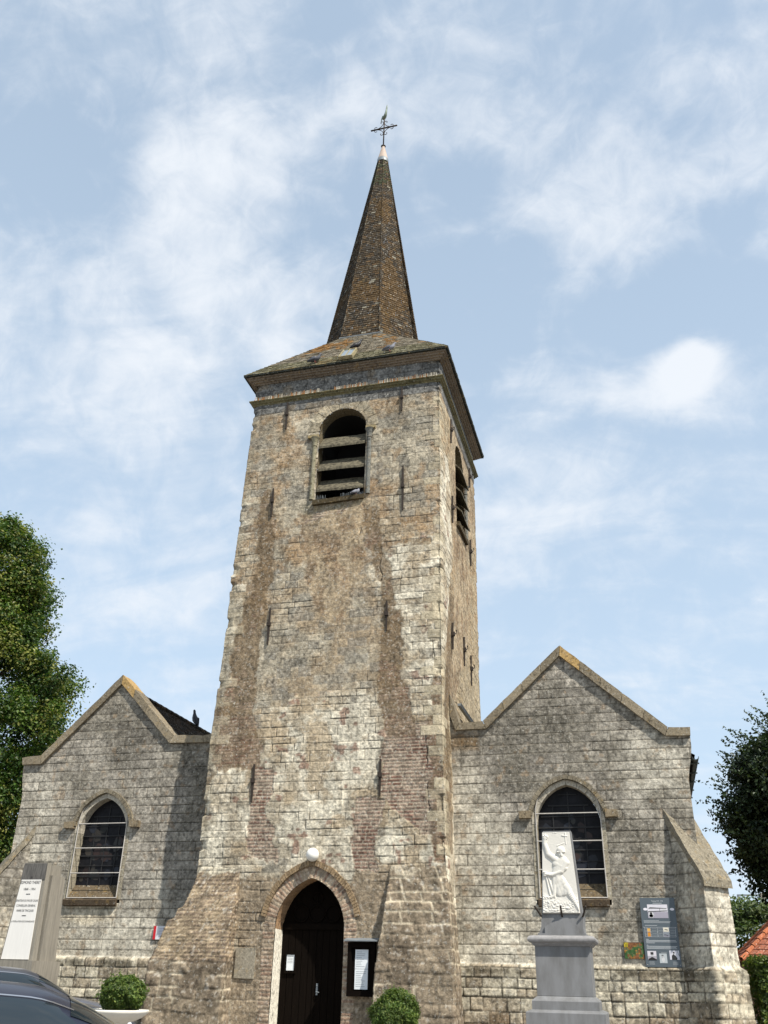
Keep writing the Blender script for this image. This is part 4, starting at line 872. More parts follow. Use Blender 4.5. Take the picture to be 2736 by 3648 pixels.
for y_ in (.12, 15.0):
    for gx, gz in gp: vs.append((1.36+gx, y_, 6.12+gz))
    for gx, gz in gp[::-1]: vs.append((1.36+gx*.86, y_, 6.12+gz*.86+.008))
n_ = 18; mb.add(vs, [(i, (i+1) % n_, n_+(i+1) % n_, n_+i) for i in range(n_)]+[tuple(range(n_)), tuple(range(n_, 2*n_))[::-1]])
for i in range(14): mb.box(1.18, 1.44, .4+i*1.05, .43+i*1.05, 6.02, 6.05)
mb.build('gutter', M['gutter'], church)
mb = MB(); mb.box(1.12, 1.33, .44, 15, 6.06, 6.09); mb.build('soffit_board', M['darkwood'], church)
mb = MB(); mb.cur = (.2, .2, .21); mb.hexa([(-4.0, .44, 7.62), (-3.93, .44, 7.62), (-3.93, 4.5, 7.62), (-4.0, 4.5, 7.62), (-4.0, .44, 7.68), (-3.9, .44, 7.68), (-3.9, 4.5, 7.68), (-4.0, 4.5, 7.68)]); mb.build('lead_flashing', M['zinc'], church)

# --- doorway
path = [(-7.835, .3)]+arch_path(-7.05, 2.55, .785, 1.02, 0, 14)+[(-6.265, .3)]
mb = MB(); dm = path
segs = []
for i in range(len(path)-1):
    (xa, za), (xb, zb_) = path[i], path[i+1]; mb.cur = tuple(lin(226, 219, 202)) if i in (0, len(path)-2) else jit(lin(158, 128, 98), .15)
    mb.add([(xa, -.915, za), (xb, -.915, zb_), (xb, -.42, zb_), (xa, -.42, za)], [(0, 1, 2, 3)])
o = mb.build('door_reveal', M['stone'], church, fix=False); rough(o, .006, .1, 6)
h2 = MB(); pi = arch_path(-7.05, 2.55, .785, 1.02, .25, 30); po = arch_path(-7.05, 2.55, .785, 1.02, .365, 30); kk = [i for i in range(len(pi)) if pi[i][1] > 2.74]; pi = [pi[i] for i in kk]; po = [po[i] for i in kk]
stones_along(h2, pi, po, -1.0, -.8, lin(138, 118, 92), .004, .2, 1); o = h2.build('hood_mould', M['stone'], church); rough(o, .010, .06, 12)
door_frame = MB()
dpath = arch_path(-7.05, 2.55, .785, 1.02, 0, 14)
door_frame.add([(x, -.45, z) for x, z in dpath], [tuple(range(len(dpath)))])
door_frame.box(-7.83, -6.27, -.50, -.455, 2.56, 2.68)
tym = door_frame.build('tympanum', M['darkwood'], church)
mb = MB()
for cx_, r_ in ((-7.42, .17), (-7.05, .17), (-6.68, .17), (-7.05, .12)):
    zc_ = 2.88 if r_ > .13 else 3.2; mb.tube([(cx_+r_*math.cos(q*2*PI/20), -.475, zc_+r_*math.sin(q*2*PI/20)) for q in range(21)], .018, 6, False)
mb.tube([(-7.05, -.47, 3.0), (-7.05, -.47, 3.5)], .02, 6); mb.build('tracery', M['darkwood'], tym, True)
for s in (-1, 1):
    mb = MB(); xa = -7.835 if s < 0 else -7.045; n = 5; pw = .78/n
    for i in range(n): mb.box(xa+i*pw+.006, xa+(i+1)*pw-.006, -.455-rng.uniform(0, .004), -.41, .5, 2.56)
    mb.box(xa, xa+.78, -.44, -.41, .5, 2.555)
    if s < 0: mb.box(-7.075, -7.035, -.475, -.455, .5, 2.56)
    leaf = mb.build('door_leaf', M['darkwood'], church)
    if s > 0:
        mb = MB(); mb.box(-6.99, -6.95, -.475, -.46, 1.30, 1.52); mb.tube([(-6.97, -.48, 1.36), (-6.97, -.52, 1.36), (-6.9, -.525, 1.35)], .012, 6); mb.lathe([(.012, 0), (.016, .01), (.012, .02)], 8, (-6.97, -.49, 1.47)); mb.build('handle', M['zinc'], leaf)
# grey slab set in the wall beside the door
mb = MB(); mb.cur = tuple(lin(142, 134, 118)); mb.box(-8.68, -8.23, -.99, -.85, 1.58, 2.17); o = mb.build('wall_slab', M['stone'], church); rough(o, .005, .12, 3)
# ------------------------------------------------------------------ ground: a street rising gently to the church
def build_ground():
    xs = np.concatenate([[-900, -300, -120], np.linspace(-60, 60, 61), [120, 300, 900]]); ys = np.concatenate([[-900, -300, -80], np.linspace(-40, 40, 61), [120, 300, 900]])
    X, Y = np.meshgrid(xs, ys); Z = np.interp(Y, [-15, -6, -3.6, -1.6], [0, .2, .25, .5]); P = np.stack([X, Y, Z], -1)
    o = grid_mesh('ground', P, np.full(P.shape, .3), None, M['ground'], None); o['kind'] = 'structure'
build_ground()
gz = lambda y: float(np.interp(y, [-15, -6, -3.6, -1.6], [0, .2, .25, .5]))

# ------------------------------------------------------------------ foliage
def leaf_arrays(P, N, size, rs, fold=.25, asp=.62):
    """one folded four-cornered leaf per point, facing roughly along N"""
    n = len(P); N = N/np.maximum(1e-6, np.linalg.norm(N, axis=1, keepdims=True)); R = rs.normal(size=(n, 3)); U = np.cross(N, R); U /= np.linalg.norm(U, axis=1, keepdims=True)+1e-9; V = np.cross(N, U)
    s = size[:, None] if hasattr(size, '__len__') else size
    A = P-U*s*.5; B = P-V*s*asp*.5+N*s*fold*.5; C = P+U*s*.5; D = P+V*s*asp*.5+N*s*fold*.5
    return np.stack([A, B, C, D], 1).reshape(-1, 3), np.arange(4*n).reshape(n, 4)
def crown(name, parent, clumps, leafn, size, cols, seed, m, up=.6, dens=.45, flat=.75):
    """clumps: rows of x, y, z, radius; leaves sit on the outer part of every clump"""
    rs = np.random.RandomState(seed); Ps, Ns, Cs, Ss = [], [], [], []
    c0 = clumps[:, :3].mean(0)
    for x, y, z, r in clumps:
        n = int(leafn*r*r); d = rs.normal(size=(n, 3)); d /= np.linalg.norm(d, axis=1, keepdims=True); q = r*rs.uniform(0, 1, (n, 1))**dens*(1+.25*rs.normal(size=(n, 1)))
        p = np.array([x, y, z])+d*q*np.array([1, 1, flat]); Ps.append(p)
        Ns.append(d*.7+np.array([0, 0, up])+rs.normal(size=(n, 3))*.55); t = cols[rs.randint(len(cols))]*rs.uniform(.75, 1.25)
        cc = np.where(rs.uniform(size=(n, 1)) < .35, cols[rs.randint(len(cols), size=n)], t)*rs.uniform(.7, 1.3, (n, 1)); Cs.append(cc); Ss.append(size*rs.uniform(.65, 1.3, n))
    P = np.concatenate(Ps); V, F = leaf_arrays(P, np.concatenate(Ns), np.concatenate(Ss), rs)
    return np_mesh(name, V, F, np.repeat(np.concatenate(Cs), 4, 0), m, parent, False)
def trunk(parent, p0, p1, r0, r1, limbs, seed):
    rr = random.Random(seed); mb = MB(); a, b = Vector(p0), Vector(p1)
    pts = [a.lerp(b, i/8)+Vector((rr.uniform(-.1, .1), rr.uniform(-.1, .1), 0))*(r0/.3)*(i > 0) for i in range(9)]; mb.tube(pts, [r0*1.35]+[r0+(r1-r0)*i/8 for i in range(1, 9)], 10)
    for t, tgt in limbs:
        s = a.lerp(b, t); e = Vector(tgt); mid = s.lerp(e, .5)+Vector((0, 0, -.08*(e-s).length)); r = (r0+(r1-r0)*t)*.5; mb.tube([s, s.lerp(mid, .5), mid, mid.lerp(e, .5)+Vector((0, 0, .1)), e], [r, r*.8, r*.6, r*.4, r*.15], 7)
    mb.build('trunk', M['bark'], parent, True)
LIME = [lin(80, 100, 40), lin(60, 84, 32), lin(120, 122, 62), lin(46, 70, 26)]
def lime_tree():
    t = thing('lime_tree', 'tall leafy lime tree with pale flower bracts rising behind the left gable', 'tree', (-31.5, 16, .5))
    rs = np.random.RandomState(5); cl = []
    zs = [4, 7, 9.5, 12, 14.6, 16, 17, 18, 20, 21.5, 22.6, 23.6]; rad = [2.4, 3.7, 4.6, 5.2, 5.3, 3.8, 3.0, 3.1, 3.1, 2.6, 1.8, .5]
    for i in range(640):
        z = rs.uniform(4.2, 23.4); R = np.interp(z, zs, rad); a = rs.uniform(0, 2*PI); q = R*(rs.uniform(.35, 1)**.5)-.4; r = rs.uniform(.6, 1.2)*(.7 if z > 21 else 1)
        cl.append((-31.5+q*math.cos(a)*1.0, 16+q*math.sin(a), z, r))
    # outward sprays that break the outline towards the church
    for z, x in ((23.3, -30.3), (22.2, -29.4), (20.9, -28.2), (20.1, -27.9), (19.2, -27.7), (17.4, -27.4), (16.7, -27.5), (15.3, -26.3), (14.6, -25.2), (14.2, -25.6), (12.9, -25.3), (12.0, -25.1), (11.3, -25.4), (10.2, -26.2), (9, -27), (7.5, -27.6)): cl.append((x-.75, 15.4, z, .55)); cl.append((x-1.4, 15.8, z-.4, .8))
    cl = np.array(cl); crown('crown', t, cl, 400, .175, np.array(LIME), 6, M['leaf'])
    trunk(t, (-31.5, 16, .4), (-31.3, 16, 19), .42, .1, [(.2+.05*i, (-31.5+4*math.cos(i*2.4), 16+4*math.sin(i*2.4), 6+i*1.1)) for i in range(13)], 3)
lime_tree()
DARK = [np.array([.018, .034, .012]), np.array([.026, .044, .014]), np.array([.014, .026, .012]), np.array([.04, .055, .016])]
def hornbeam():
    t = thing('hornbeam_tree', 'dense dark green hornbeam tree overhanging the right edge beside the aisle', 'tree', (6.2, 6, .5))
    rs = np.random.RandomState(15); cl = []
    for i in range(760):
        d = rs.normal(size=3); d /= np.linalg.norm(d); q = rs.uniform(.35, 1)**.4
        x, y, z = 6.2+d[0]*3.75*q, 6+d[1]*3.4*q, 5.75+d[2]*3.1*q
        cl.append((x, y, z, rs.uniform(.35, .62)))
    cl = np.array(cl); crown('crown', t, cl, 1150, .12, np.array(DARK), 16, M['leafdark'], up=.3)
    # long leafy shoots at the rim
    P, N = [], []
    for i in range(150):
        a = rs.uniform(.55*PI, 1.25*PI) if i < 120 else rs.uniform(0, 2*PI); e = rs.uniform(-.6, 1.2); d = np.array([math.cos(a)*math.cos(e), math.sin(a)*math.cos(e)*.9-.1, math.sin(e)]); s = np.array([6.2, 6, 5.75])+d*np.array([3.7, 3.4, 3.05]); dirv = d*.6+np.array([-.2, 0, .55])+rs.normal(size=3)*.25; dirv /= np.linalg.norm(dirv)
        n = 26; L = rs.uniform(.5, 1.05)
        for k in range(n):
            u = k/n; side = rs.normal(size=3)*.06*(1.2-u); P.append(s+dirv*L*u+side+np.array([0, 0, -.10*u*u])); N.append(rs.normal(size=3)*.6+np.array([0, 0, .6]))
    V, F = leaf_arrays(np.array(P), np.array(N), .10*rs.uniform(.7, 1.2, len(P)), rs); c = np.array(DARK)[rs.randint(4, size=len(P))]*1.5
    np_mesh('leafy_shoots', V, F, np.repeat(c, 4, 0), M['leafdark'], t, False)
    trunk(t, (6.2, 6, .4), (6.2, 6, 9.5), .22, .06, [(.3+.05*i, (6.2+2.4*math.cos(i*2.1), 6+2.4*math.sin(i*2.1), 4.2+i*.55)) for i in range(11)], 4)
hornbeam()
def hedge():
    t = thing('thuja_hedge', 'clipped bright green thuja hedge beside the right corner buttress', 'hedge', (3.6, .9, .5))
    rs = np.random.RandomState(25); n = 26000; P = []; N = []
    x0, x1, y0, y1, z1 = 1.95, 5.6, .15, 1.7, 2.16
    f = rs.randint(0, 10, n); u, v = rs.uniform(size=n), rs.uniform(size=n); dp = rs.uniform(0, 1, n)**2*.22
    X = np.where(f < 2, x0+dp, x0+u*(x1-x0)); Y = np.where(f < 2, y0+u*(y1-y0), np.where(f < 8, y0+dp, y0+v*(y1-y0))); Z = np.where(f < 8, .5+v*(z1-.5), z1-dp)
    Nn = np.stack([np.where(f < 2, -1., 0), np.where((f >= 2) & (f < 8), -1., 0), np.where(f >= 8, 1., .5)], 1)
    lump = (vn(X*2.5+Y*1.7, Z*2.5, 8)-.5)*.32
    P = np.stack([X, Y, Z], 1)+Nn*(lump[:, None]+rs.normal(size=(n, 1))*.03)
    # upright sprays: long axis mostly vertical
    V0, F = leaf_arrays(P, Nn+rs.normal(size=(n, 3))*.5, .10*rs.uniform(.6, 1.3, n), rs, .1, .4)
    c = np.array([[.075, .11, .018], [.05, .085, .016], [.11, .14, .022], [.03, .055, .014]])[rs.randint(4, size=n)]*(.55+1.0*vn(X*2.5+Y*1.7, Z*2.5, 8)[:, None])
    np_mesh('foliage', V0, F, np.repeat(c, 4, 0), M['leaf'], t, False)
    mb = MB(); mb.box(x0+.25, x1, y0+.25, y1, .45, z1-.28); mb.build('twig_core', mat('hedge_inside', (.012, .018, .008), .95), t)
hedge()
def far_bush(name, label, x, y, z, rx, rz, seed, size=.2, n=60, cols=None):
    t = thing(name, label, 'bush' if rz < 4 else 'tree', (x, y, .5)); rs = np.random.RandomState(seed); cl = []
    for i in range(n):
        d = rs.normal(size=3); d /= np.linalg.norm(d); q = rs.uniform(.4, 1)**.5; cl.append((x+d[0]*rx*q, y+d[1]*rx*.8*q, max(.9, z+d[2]*rz*q), rs.uniform(.4, .8)*rx/2.4))
    crown('crown', t, np.array(cl), 170, size, np.array(cols or [lin(72, 88, 50), lin(58, 76, 40), lin(88, 100, 58)]), seed, M['leaf'])
    trunk(t, (x, y, .4), (x, y, z), .12, .05, [(.5, (x-rx*.5, y, z)), (.6, (x+rx*.5, y, z+.3))], seed)
far_bush('willow_bush', 'pale green bushy willow between the buttress and the red roof', 5.2, 36, 3.2, 2.9, 2.9, 31, .24, 110)

# ------------------------------------------------------------------ house with red tiled hipped roof, far right
def red_house():
    t = thing('brick_house', 'low house with hipped red tiled roof behind the hedge', 'house', (9.5, 29, .5))
    mb = MB(); mb.cur = tuple(lin(150, 110, 90)); mb.box(4.1, 15, 25.4, 33, .5, 2.7); mb.build('wall', M['stone'], t)
    rc = lambda rr, q: tuple(lin(142, 88, 68)*rr.uniform(.8, 1.12))
    e = [Vector((3.7, 25, 2.75)), Vector((15.4, 25, 2.75)), Vector((15.4, 33.4, 2.75)), Vector((3.7, 33.4, 2.75))]; r0, r1 = Vector((7.9, 29.2, 6.5)), Vector((11.2, 29.2, 6.5))
    mb = MB()
    for a, b, c_, d in ((e[0], e[1], r1, r0), (e[1], e[2], r1, r1), (e[2], e[3], r0, r1), (e[3], e[0], r0, r0)): tile_patch(mb, a, b, c_, d, .33, .30, rc, .035, 9)
    rf = mb.build('roof', M['tile'], t, fix=False)
    mb = MB()
    for a, b in ((e[0], r0), (e[3], r0), (e[1], r1), (e[2], r1), (r0, r1)):
        n = 14
        for i in range(n): mb.cur = jit(lin(160, 96, 66), .12); mb.tube([a.lerp(b, i/n)+Vector((0, 0, .04)), a.lerp(b, (i+1.1)/n)+Vector((0, 0, .02))], [.12, .09], 8, False)
    mb.build('ridge_tiles', M['tile'], rf, fix=False)
    mb = MB(); mb.box(5.4, 6.4, 25.36, 25.41, 1.2, 2.3); w = mb.build('window', M['whitebar'], t); mb = MB(); mb.box(5.48, 6.32, 25.345, 25.358, 1.28, 2.22); mb.build('pane', M['glass'], w)
red_house()
def left_house():
    t = thing('old_brick_house', 'old house with dark red roof half hidden under the lime tree', 'house', (-27, 19, .5))
    mb = MB(); mb.cur = tuple(lin(120, 70, 56)); mb.box(-33, -22.2, 17.5, 25, .5, 4.3); mb.build('wall', M['stone'], t)
    mb = MB(); rc = lambda rr, q: tuple(lin(104, 66, 54)*rr.uniform(.7, 1.1))
    tile_patch(mb, (-33.3, 17.1, 4.2), (-22, 17.1, 4.2), (-22, 21.2, 8.2), (-33.3, 21.2, 8.2), .3, .3, rc, .03, 3); tile_patch(mb, (-22, 25.4, 4.2), (-33.3, 25.4, 4.2), (-33.3, 21.2, 8.2), (-22, 21.2, 8.2), .3, .3, rc, .03, 4)
    mb.build('roof', M['tile'], t, fix=False)
    mb = MB(); mb.box(-25.6, -24.4, 17.46, 17.51, 2, 3.4); w = mb.build('window', M['whitebar'], t); mb = MB(); mb.box(-25.5, -24.5, 17.445, 17.458, 2.1, 3.3); mb.build('pane', M['glass'], w)
    mb = MB(); mb.cur = tuple(lin(120, 70, 56)); mb.prism([(-22.2-0, 4.3), (-22.2, 4.3)], 17.5, 25) if False else None
    mb.add([(-22.25, 17.5, 4.3), (-22.25, 25, 4.3), (-22.25, 21.2, 8.0), (-22.45, 17.5, 4.3), (-22.45, 25, 4.3), (-22.45, 21.2, 8.0)], [(0, 1, 2), (5, 4, 3), (0, 3, 4, 1), (1, 4, 5, 2), (2, 5, 3, 0)]); mb.build('gable', M['stone'], t)
left_house()
def utility_pole():
    t = thing('utility_pole', 'grey concrete utility pole with crossarm beyond the red roof', 'pole', (7.2, 45, .5))
    mb = MB(); mb.hexa([(6.97, 44.85, .5), (7.43, 44.85, .5), (7.43, 45.15, .5), (6.97, 45.15, .5), (7.02, 44.88, 7.15), (7.32, 44.88, 7.15), (7.32, 45.12, 7.15), (7.02, 45.12, 7.15)]); mb.build('shaft', M['concrete'], t)
    mb = MB(); mb.box(5.6, 8.9, 44.92, 45.05, 6.98, 7.06); mb.tube([(5.65, 45, 7.0), (5.68, 45, 6.7)], .05, 6); mb.tube([(8.8, 45, 7.0), (8.78, 45, 6.7)], .05, 6); mb.build('crossarm', M['zinc'], t)
    mb = MB(); mb.box(7.9, 8.16, 44.88, 45.1, .5, 6.9); mb.build('brace_post', M['concrete'], t)
utility_pole()

# ------------------------------------------------------------------ planters with clipped box
def planter_set(x, y, rim, br, cz, rx, rz, lab_p, lab_s, seed):
    g = gz(y); t = thing('planter', lab_p, 'planter', (x, y, g), 0, 'bowl planters before the church door')
    h = rim-g; k = br/.605; mb = MB()
    prof = [(0, h-.10), (.50*k, h-.08), (.565*k, h-.01), (.575*k, h), (.605*k, h), (.612*k, h-.015), (.60*k, h-.05*k), (.50*k, h-.13*k), (.36*k, h-.19*k), (.27*k, h-.205*k), (.25*k, h-.23*k), (.24*k, .1), (.30*k, .06), (.31*k, 0), (0, 0)]
    mb.lathe(prof, 48, (x, y, g)); mb.build('bowl', M['ceramic'], t, True)
    mb = MB(); mb.lathe([(.53*k, h-.06), (.3*k, h-.03), (0, h-.02)], 32, (x, y, g)); mb.build('soil', M['soil'], t, True)
    x += .07*(rim > 1)
    s = thing('box_shrub', lab_s, 'shrub', (x, y, rim-.03), 0, 'clipped box balls in planters'); rs = np.random.RandomState(seed)
    n = 17000; d = rs.normal(size=(n, 3)); d /= np.linalg.norm(d, axis=1, keepdims=True); f1 = fbm(d[:, 0]*2.2+5, d[:, 2]*2.2+d[:, 1]*1.8, seed, 4); lump = 1+.34*(f1-.5)*2*.8
    q = (lump*(1-.32*rs.uniform(size=n)**2)+rs.normal(size=n)*.03)[:, None]; P = np.array([x, y, cz])+d*q*np.array([rx, rx, rz])
    # stray shoots of this year
    ns = 130; ds = rs.normal(size=(ns, 3)); ds[:, 2] = np.abs(ds[:, 2])*.9-.2; ds /= np.linalg.norm(ds, axis=1, keepdims=True); L = rs.uniform(.02, .10, ns)
    sp = [np.array([x, y, cz])+ds[i]*np.array([rx, rx, rz])*(1+L[i]/rx*u)+rs.normal(size=3)*.008 for i in range(ns) for u in np.linspace(-.5, 1, 9)]
    P = np.concatenate([P, np.array(sp)]); d = np.concatenate([d, np.repeat(ds, 9, 0)]); n = len(P); P[:, 2] = np.maximum(P[:, 2], rim-.02+rs.uniform(-.02, .03, n))
    V, F = leaf_arrays(P, d+np.array([0, 0, .5])+rs.normal(size=(n, 3))*.6, .034*rs.uniform(.6, 1.5, n), rs, .2, .6)
    c = np.array([[.075, .125, .022], [.10, .15, .028], [.05, .09, .018], [.15, .19, .04]])[rs.randint(4, size=n)]*(.45+1.1*fbm(d[:, 0]*3.4, d[:, 2]*3.4+d[:, 1]*3, seed+2, 4)[:, None]); np_mesh('foliage', V, F, np.repeat(c, 4, 0), M['leaf'], s, False)
    mb = MB(); rr = random.Random(seed)
    for i in range(22):
        a = rr.uniform(0, 2*PI); e = rr.uniform(.2, 1.3); mb.tube([(x, y, rim-.03), (x+.15*math.cos(a), y+.15*math.sin(a), rim+.12), (x+rx*.72*math.cos(a)*math.cos(e), y+rx*.72*math.sin(a)*math.cos(e), cz+rz*.7*math.sin(e))], [.014, .010, .004], 5)
    mb.build('stems', M['bark'], s)
planter_set(-7.62, -7.6, 1.135, .475, 1.325, .30, .25, 'cream bowl planter near the parked cars', 'round clipped box shrub nearer the parked cars, left of the church door', 3)
planter_set(-4.36, -4.0, .74, .60, 1.06, .39, .40, 'cream bowl planter right of the church door', 'round clipped box shrub under the notice board, right of the church door', 4)

# ------------------------------------------------------------------ inscribed stele, left
def stele():
    yb = -2.5; g = .5; t = thing('memorial_stele', 'tall stained concrete stele with white inscribed marble face', 'monument', (-13.0, -2.2, g))
    # front shaft leans back slightly as it tapers; a broader lower block stands behind it
    def taper(mb, xa, xb, ya, yb_, za, xc, xd, yc, yd, zc): mb.hexa([(xa, ya, za), (xb, ya, za), (xb, yb_, za), (xa, yb_, za), (xc, yc, zc), (xd, yc, zc), (xd, yd, zc), (xc, yd, zc)])
    mb = MB(); taper(mb, -13.42, -12.64, -2.50, -2.33, 1.82, -13.27, -12.70, -2.47, -2.33, 3.76); o = mb.build('shaft', M['concrete'], t)
    mb = MB(); taper(mb, -13.34, -12.73, -2.328, -1.70, 1.82, -13.22, -12.77, -2.328, -1.80, 3.74); mb.build('side_pilaster', M['concrete'], t)
    mb = MB(); taper(mb, -13.32, -12.62, -2.25, -1.66, 1.82, -13.2, -12.67, -2.25, -1.76, 3.52); mb.build('side_pilaster', M['concrete'], t)
    mb = MB(); taper(mb, -13.5, -12.56, -2.58, -1.55, .25, -13.5, -12.56, -2.58, -1.55, 1.82); mb.build('plinth', M['concrete'], t)
    f = lambda z: (-2.503+.03*(z-1.82)/1.94)
    def quad(mb, z0, z1, y0, y1, m0=.03, m1=.03, d0=.10):
        L = lambda z: -13.42+.15*(z-1.82)/1.94; R = lambda z: -12.64-.06*(z-1.82)/1.94-d0*.5
        mb.hexa([(L(z0)+m0, f(z0)+y0, z0), (R(z0)-m1, f(z0)+y0, z0), (R(z0)-m1, f(z0)+y1, z0), (L(z0)+m0, f(z0)+y1, z0), (L(z1)+m0, f(z1)+y0, z1), (R(z1)-m1, f(z1)+y0, z1), (R(z1)-m1, f(z1)+y1, z1), (L(z1)+m0, f(z1)+y1, z1)])
    mb = MB(); quad(mb, 1.84, 3.41, -.012, .01); M['steleface'] = mat('inscribed_white_face', (.74, .71, .66), .6, noise=.05, scale=5, stretch=(5, 5, .5)); face = mb.build('inscribed_face', M['steleface'], t)
    mb = MB(); quad(mb, 3.412, 3.745, -.010, .01, .0, .0, .0); mb.build('blackened_top', M['concrete_dark'], t)
    mb = MB(); mb.cur = (.7, .67, .62); 
    L = MB(); cx = -13.02; yt = lambda z: f(z)-.0145
    for s_, z, w, h in (('AU', 3.435, .055, .05), ('EDMOND THERET', 3.325, .50, .062), ('1868 - 1954', 3.195, .29, .05), ('SENATEUR DU PAS DE CALAIS', 2.965, .56, .046), ('CONSEILLER GENERAL', 2.865, .48, .046), ('MAIRE DE TINCQUES', 2.765, .42, .046), ('LA POPULATION RECONNAISSANTE', 2.555, .58, .036)):
        text_mb(L, s_, h*1.35, (cx-.012*(3.4-z), yt(z)-.002, z), width=w)
    for z in (3.11, 2.68): L.box(cx-.06, cx+.04, yt(z)-.003, yt(z), z, z+.012)
    L.build('inscription', M['inkblack'], face)
stele()

# ------------------------------------------------------------------ war memorial with carved relief, right
def war_memorial():
    Y = -6.0; g = gz(Y); t = thing('war_memorial', 'blue-grey stone war memorial with white carved soldier relief', 'monument', (-1.3, -5.6, g))
    dp = .66; gs = []
    def blk(name, prof, m, x0, x1, yf, yb, smooth=False):
        """moulded block: profile rows (projection, z) on all four sides"""
        mb = MB(); vs = []
        for p, z in prof: vs += [(x0-p, yf-p, z), (x1+p, yf-p, z), (x1+p, yb+p, z), (x0-p, yb+p, z)]
        fs = [(4*i+k, 4*i+(k+1) % 4, 4*i+4+(k+1) % 4, 4*i+4+k) for i in range(len(prof)-1) for k in range(4)]+[(3, 2, 1, 0), tuple(4*(len(prof)-1)+k for k in range(4))]
        mb.add(vs, fs); return mb.build(name, m, t)
    x0, x1, yf, yb = -1.69, -.885, Y, Y+dp
    blk('base_step', [(.16, g-.1), (.16, 1.225), (.145, 1.24), (.085, 1.262)], M['granite'], x0, x1, yf, yb)
    blk('base_moulding', [(.075, 1.262), (.075, 1.372), (.065, 1.385), (.0, 1.435)], M['granite'], x0, x1, yf, yb)
    blk('die', [(-.008, 1.435), (.0, 1.44), (.0, 2.10)], M['granite'], x0, x1, yf, yb)
    blk('cap_moulding', [(.0, 2.095), (.022, 2.10), (.026, 2.115), (.04, 2.118), (.044, 2.135), (.075, 2.142), (.082, 2.15), (.094, 2.165), (.098, 2.185), (.092, 2.205), (.07, 2.225), (.04, 2.235), (-.02, 2.24)], M['granite_light'], x0, x1, yf, yb)
    mb = MB(); a0 = Y+.03
    mb.hexa([(-1.64, a0, 2.238), (-.93, a0, 2.238), (-.93, yb-.03, 2.238), (-1.64, yb-.03, 2.238), (-1.64, a0, 2.27), (-.93, a0, 2.27), (-.93, yb-.03, 2.27), (-1.64, yb-.03, 2.27)])
    mb.prism([(-1.62, 2.27), (-1.585, 2.36), (-1.57, 2.52), (-.945, 2.52), (-.955, 2.46), (-.96, 2.36), (-.95, 2.27)], a0+.035, yb-.06)
    mb.build('pedestal', M['granite'], t)
    mb = MB(); arc = [(-1.53+.50*i/12, 2.36+.085*math.sin(PI*i/12)) for i in range(13)]; mb.prism([(-1.53, 2.27)]+arc+[(-1.03, 2.27)], a0+.005, a0+.04); mb.build('segmental_panel', M['granite'], t)
    # grey slab carrying the marble
    yS = Y+.07
    mb = MB(); mb.hexa([(-1.565, yS, 2.52), (-.955, yS, 2.52), (-.955, yS+.26, 2.52), (-1.565, yS+.26, 2.52), (-1.478, yS, 3.735), (-1.045, yS, 3.735), (-1.045, yS+.20, 3.735), (-1.478, yS+.20, 3.735)]); mb.build('slab', M['granite'], t)
    # relief
    nx, ny = 150, 300; u = np.linspace(0, 1, nx); v = np.linspace(0, 1, ny); U, V = np.meshgrid(u, v)
    PY = 1945-V*1575; XL = 165+60*V; XR = 915-205*V; PX = XL+(XR-XL)*U
    def cap(x0, y0, x1, y1, r0, r1, h):
        t_ = np.clip(((PX-x0)*(x1-x0)+(PY-y0)*(y1-y0))/((x1-x0)**2+(y1-y0)**2+1e-6), 0, 1); d = np.hypot(PX-x0-t_*(x1-x0), PY-y0-t_*(y1-y0)); r = r0+(r1-r0)*t_
        return h*np.sqrt(np.clip(1-(d/r)**2, 0, 1))
    H = np.zeros_like(U); mx = lambda *a: np.maximum.reduce(a)
    folds = .82+.22*np.sin((PX*.85+PY*.42)/21+2*fbm(PX/120, PY/120, 3, 2))
    body = mx(cap(560, 960, 470, 1190, 125, 95, 46), cap(480, 950, 640, 960, 75, 60, 42), cap(470, 1000, 620, 1080, 80, 60, 48))
    skirt = mx(cap(470, 1220, 600, 1500, 95, 120, 40), cap(450, 1240, 520, 1560, 80, 75, 36), cap(560, 1330, 700, 1520, 80, 60, 42))*folds
    arm = mx(cap(480, 930, 320, 800, 62, 52, 44), cap(320, 800, 262, 600, 52, 36, 42), cap(262, 600, 275, 480, 34, 42, 40))
    hand = mx(*[cap(280+40*math.cos(q), 470+48*math.sin(q), 285+22*math.cos(q), 470+22*math.sin(q), 13, 15, 46) for q in np.linspace(0, 5.6, 7)])
    arm2 = mx(cap(650, 980, 560, 1150, 62, 52, 56), cap(560, 1150, 380, 1215, 50, 46, 60), cap(380, 1215, 260, 1200, 40, 30, 56), *[cap(262, 1165+22*k, 222, 1160+24*k, 13, 11, 54) for k in range(4)])
    head = mx(cap(560, 770, 560, 840, 56, 46, 60), cap(560, 850, 560, 880, 30, 40, 44)); helm = mx(cap(555, 725, 560, 740, 72, 72, 66), cap(490, 765, 620, 765, 16, 16, 66)); nose = mx(cap(560, 795, 560, 830, 10, 14, 74))
    eyes = mx(cap(535, 800, 540, 800, 9, 9, 14), cap(588, 800, 592, 800, 9, 9, 14)); mouth = cap(548, 858, 574, 858, 6, 6, 14)
    neck = cap(555, 880, 540, 960, 45, 60, 38)
    legs = mx(cap(640, 1440, 720, 1580, 66, 58, 36), cap(720, 1580, 850, 1790, 58, 40, 42)*(.9+.1*np.sin(PY/7+PX/11)), cap(850, 1790, 900, 1880, 38, 30, 38), cap(430, 1280, 410, 1600, 52, 38, 30), cap(410, 1610, 350, 1650, 34, 28, 32))
    rifle = mx(cap(262, 1240, 330, 1600, 16, 20, 24), cap(300, 1240, 420, 1640, 20, 22, 24))
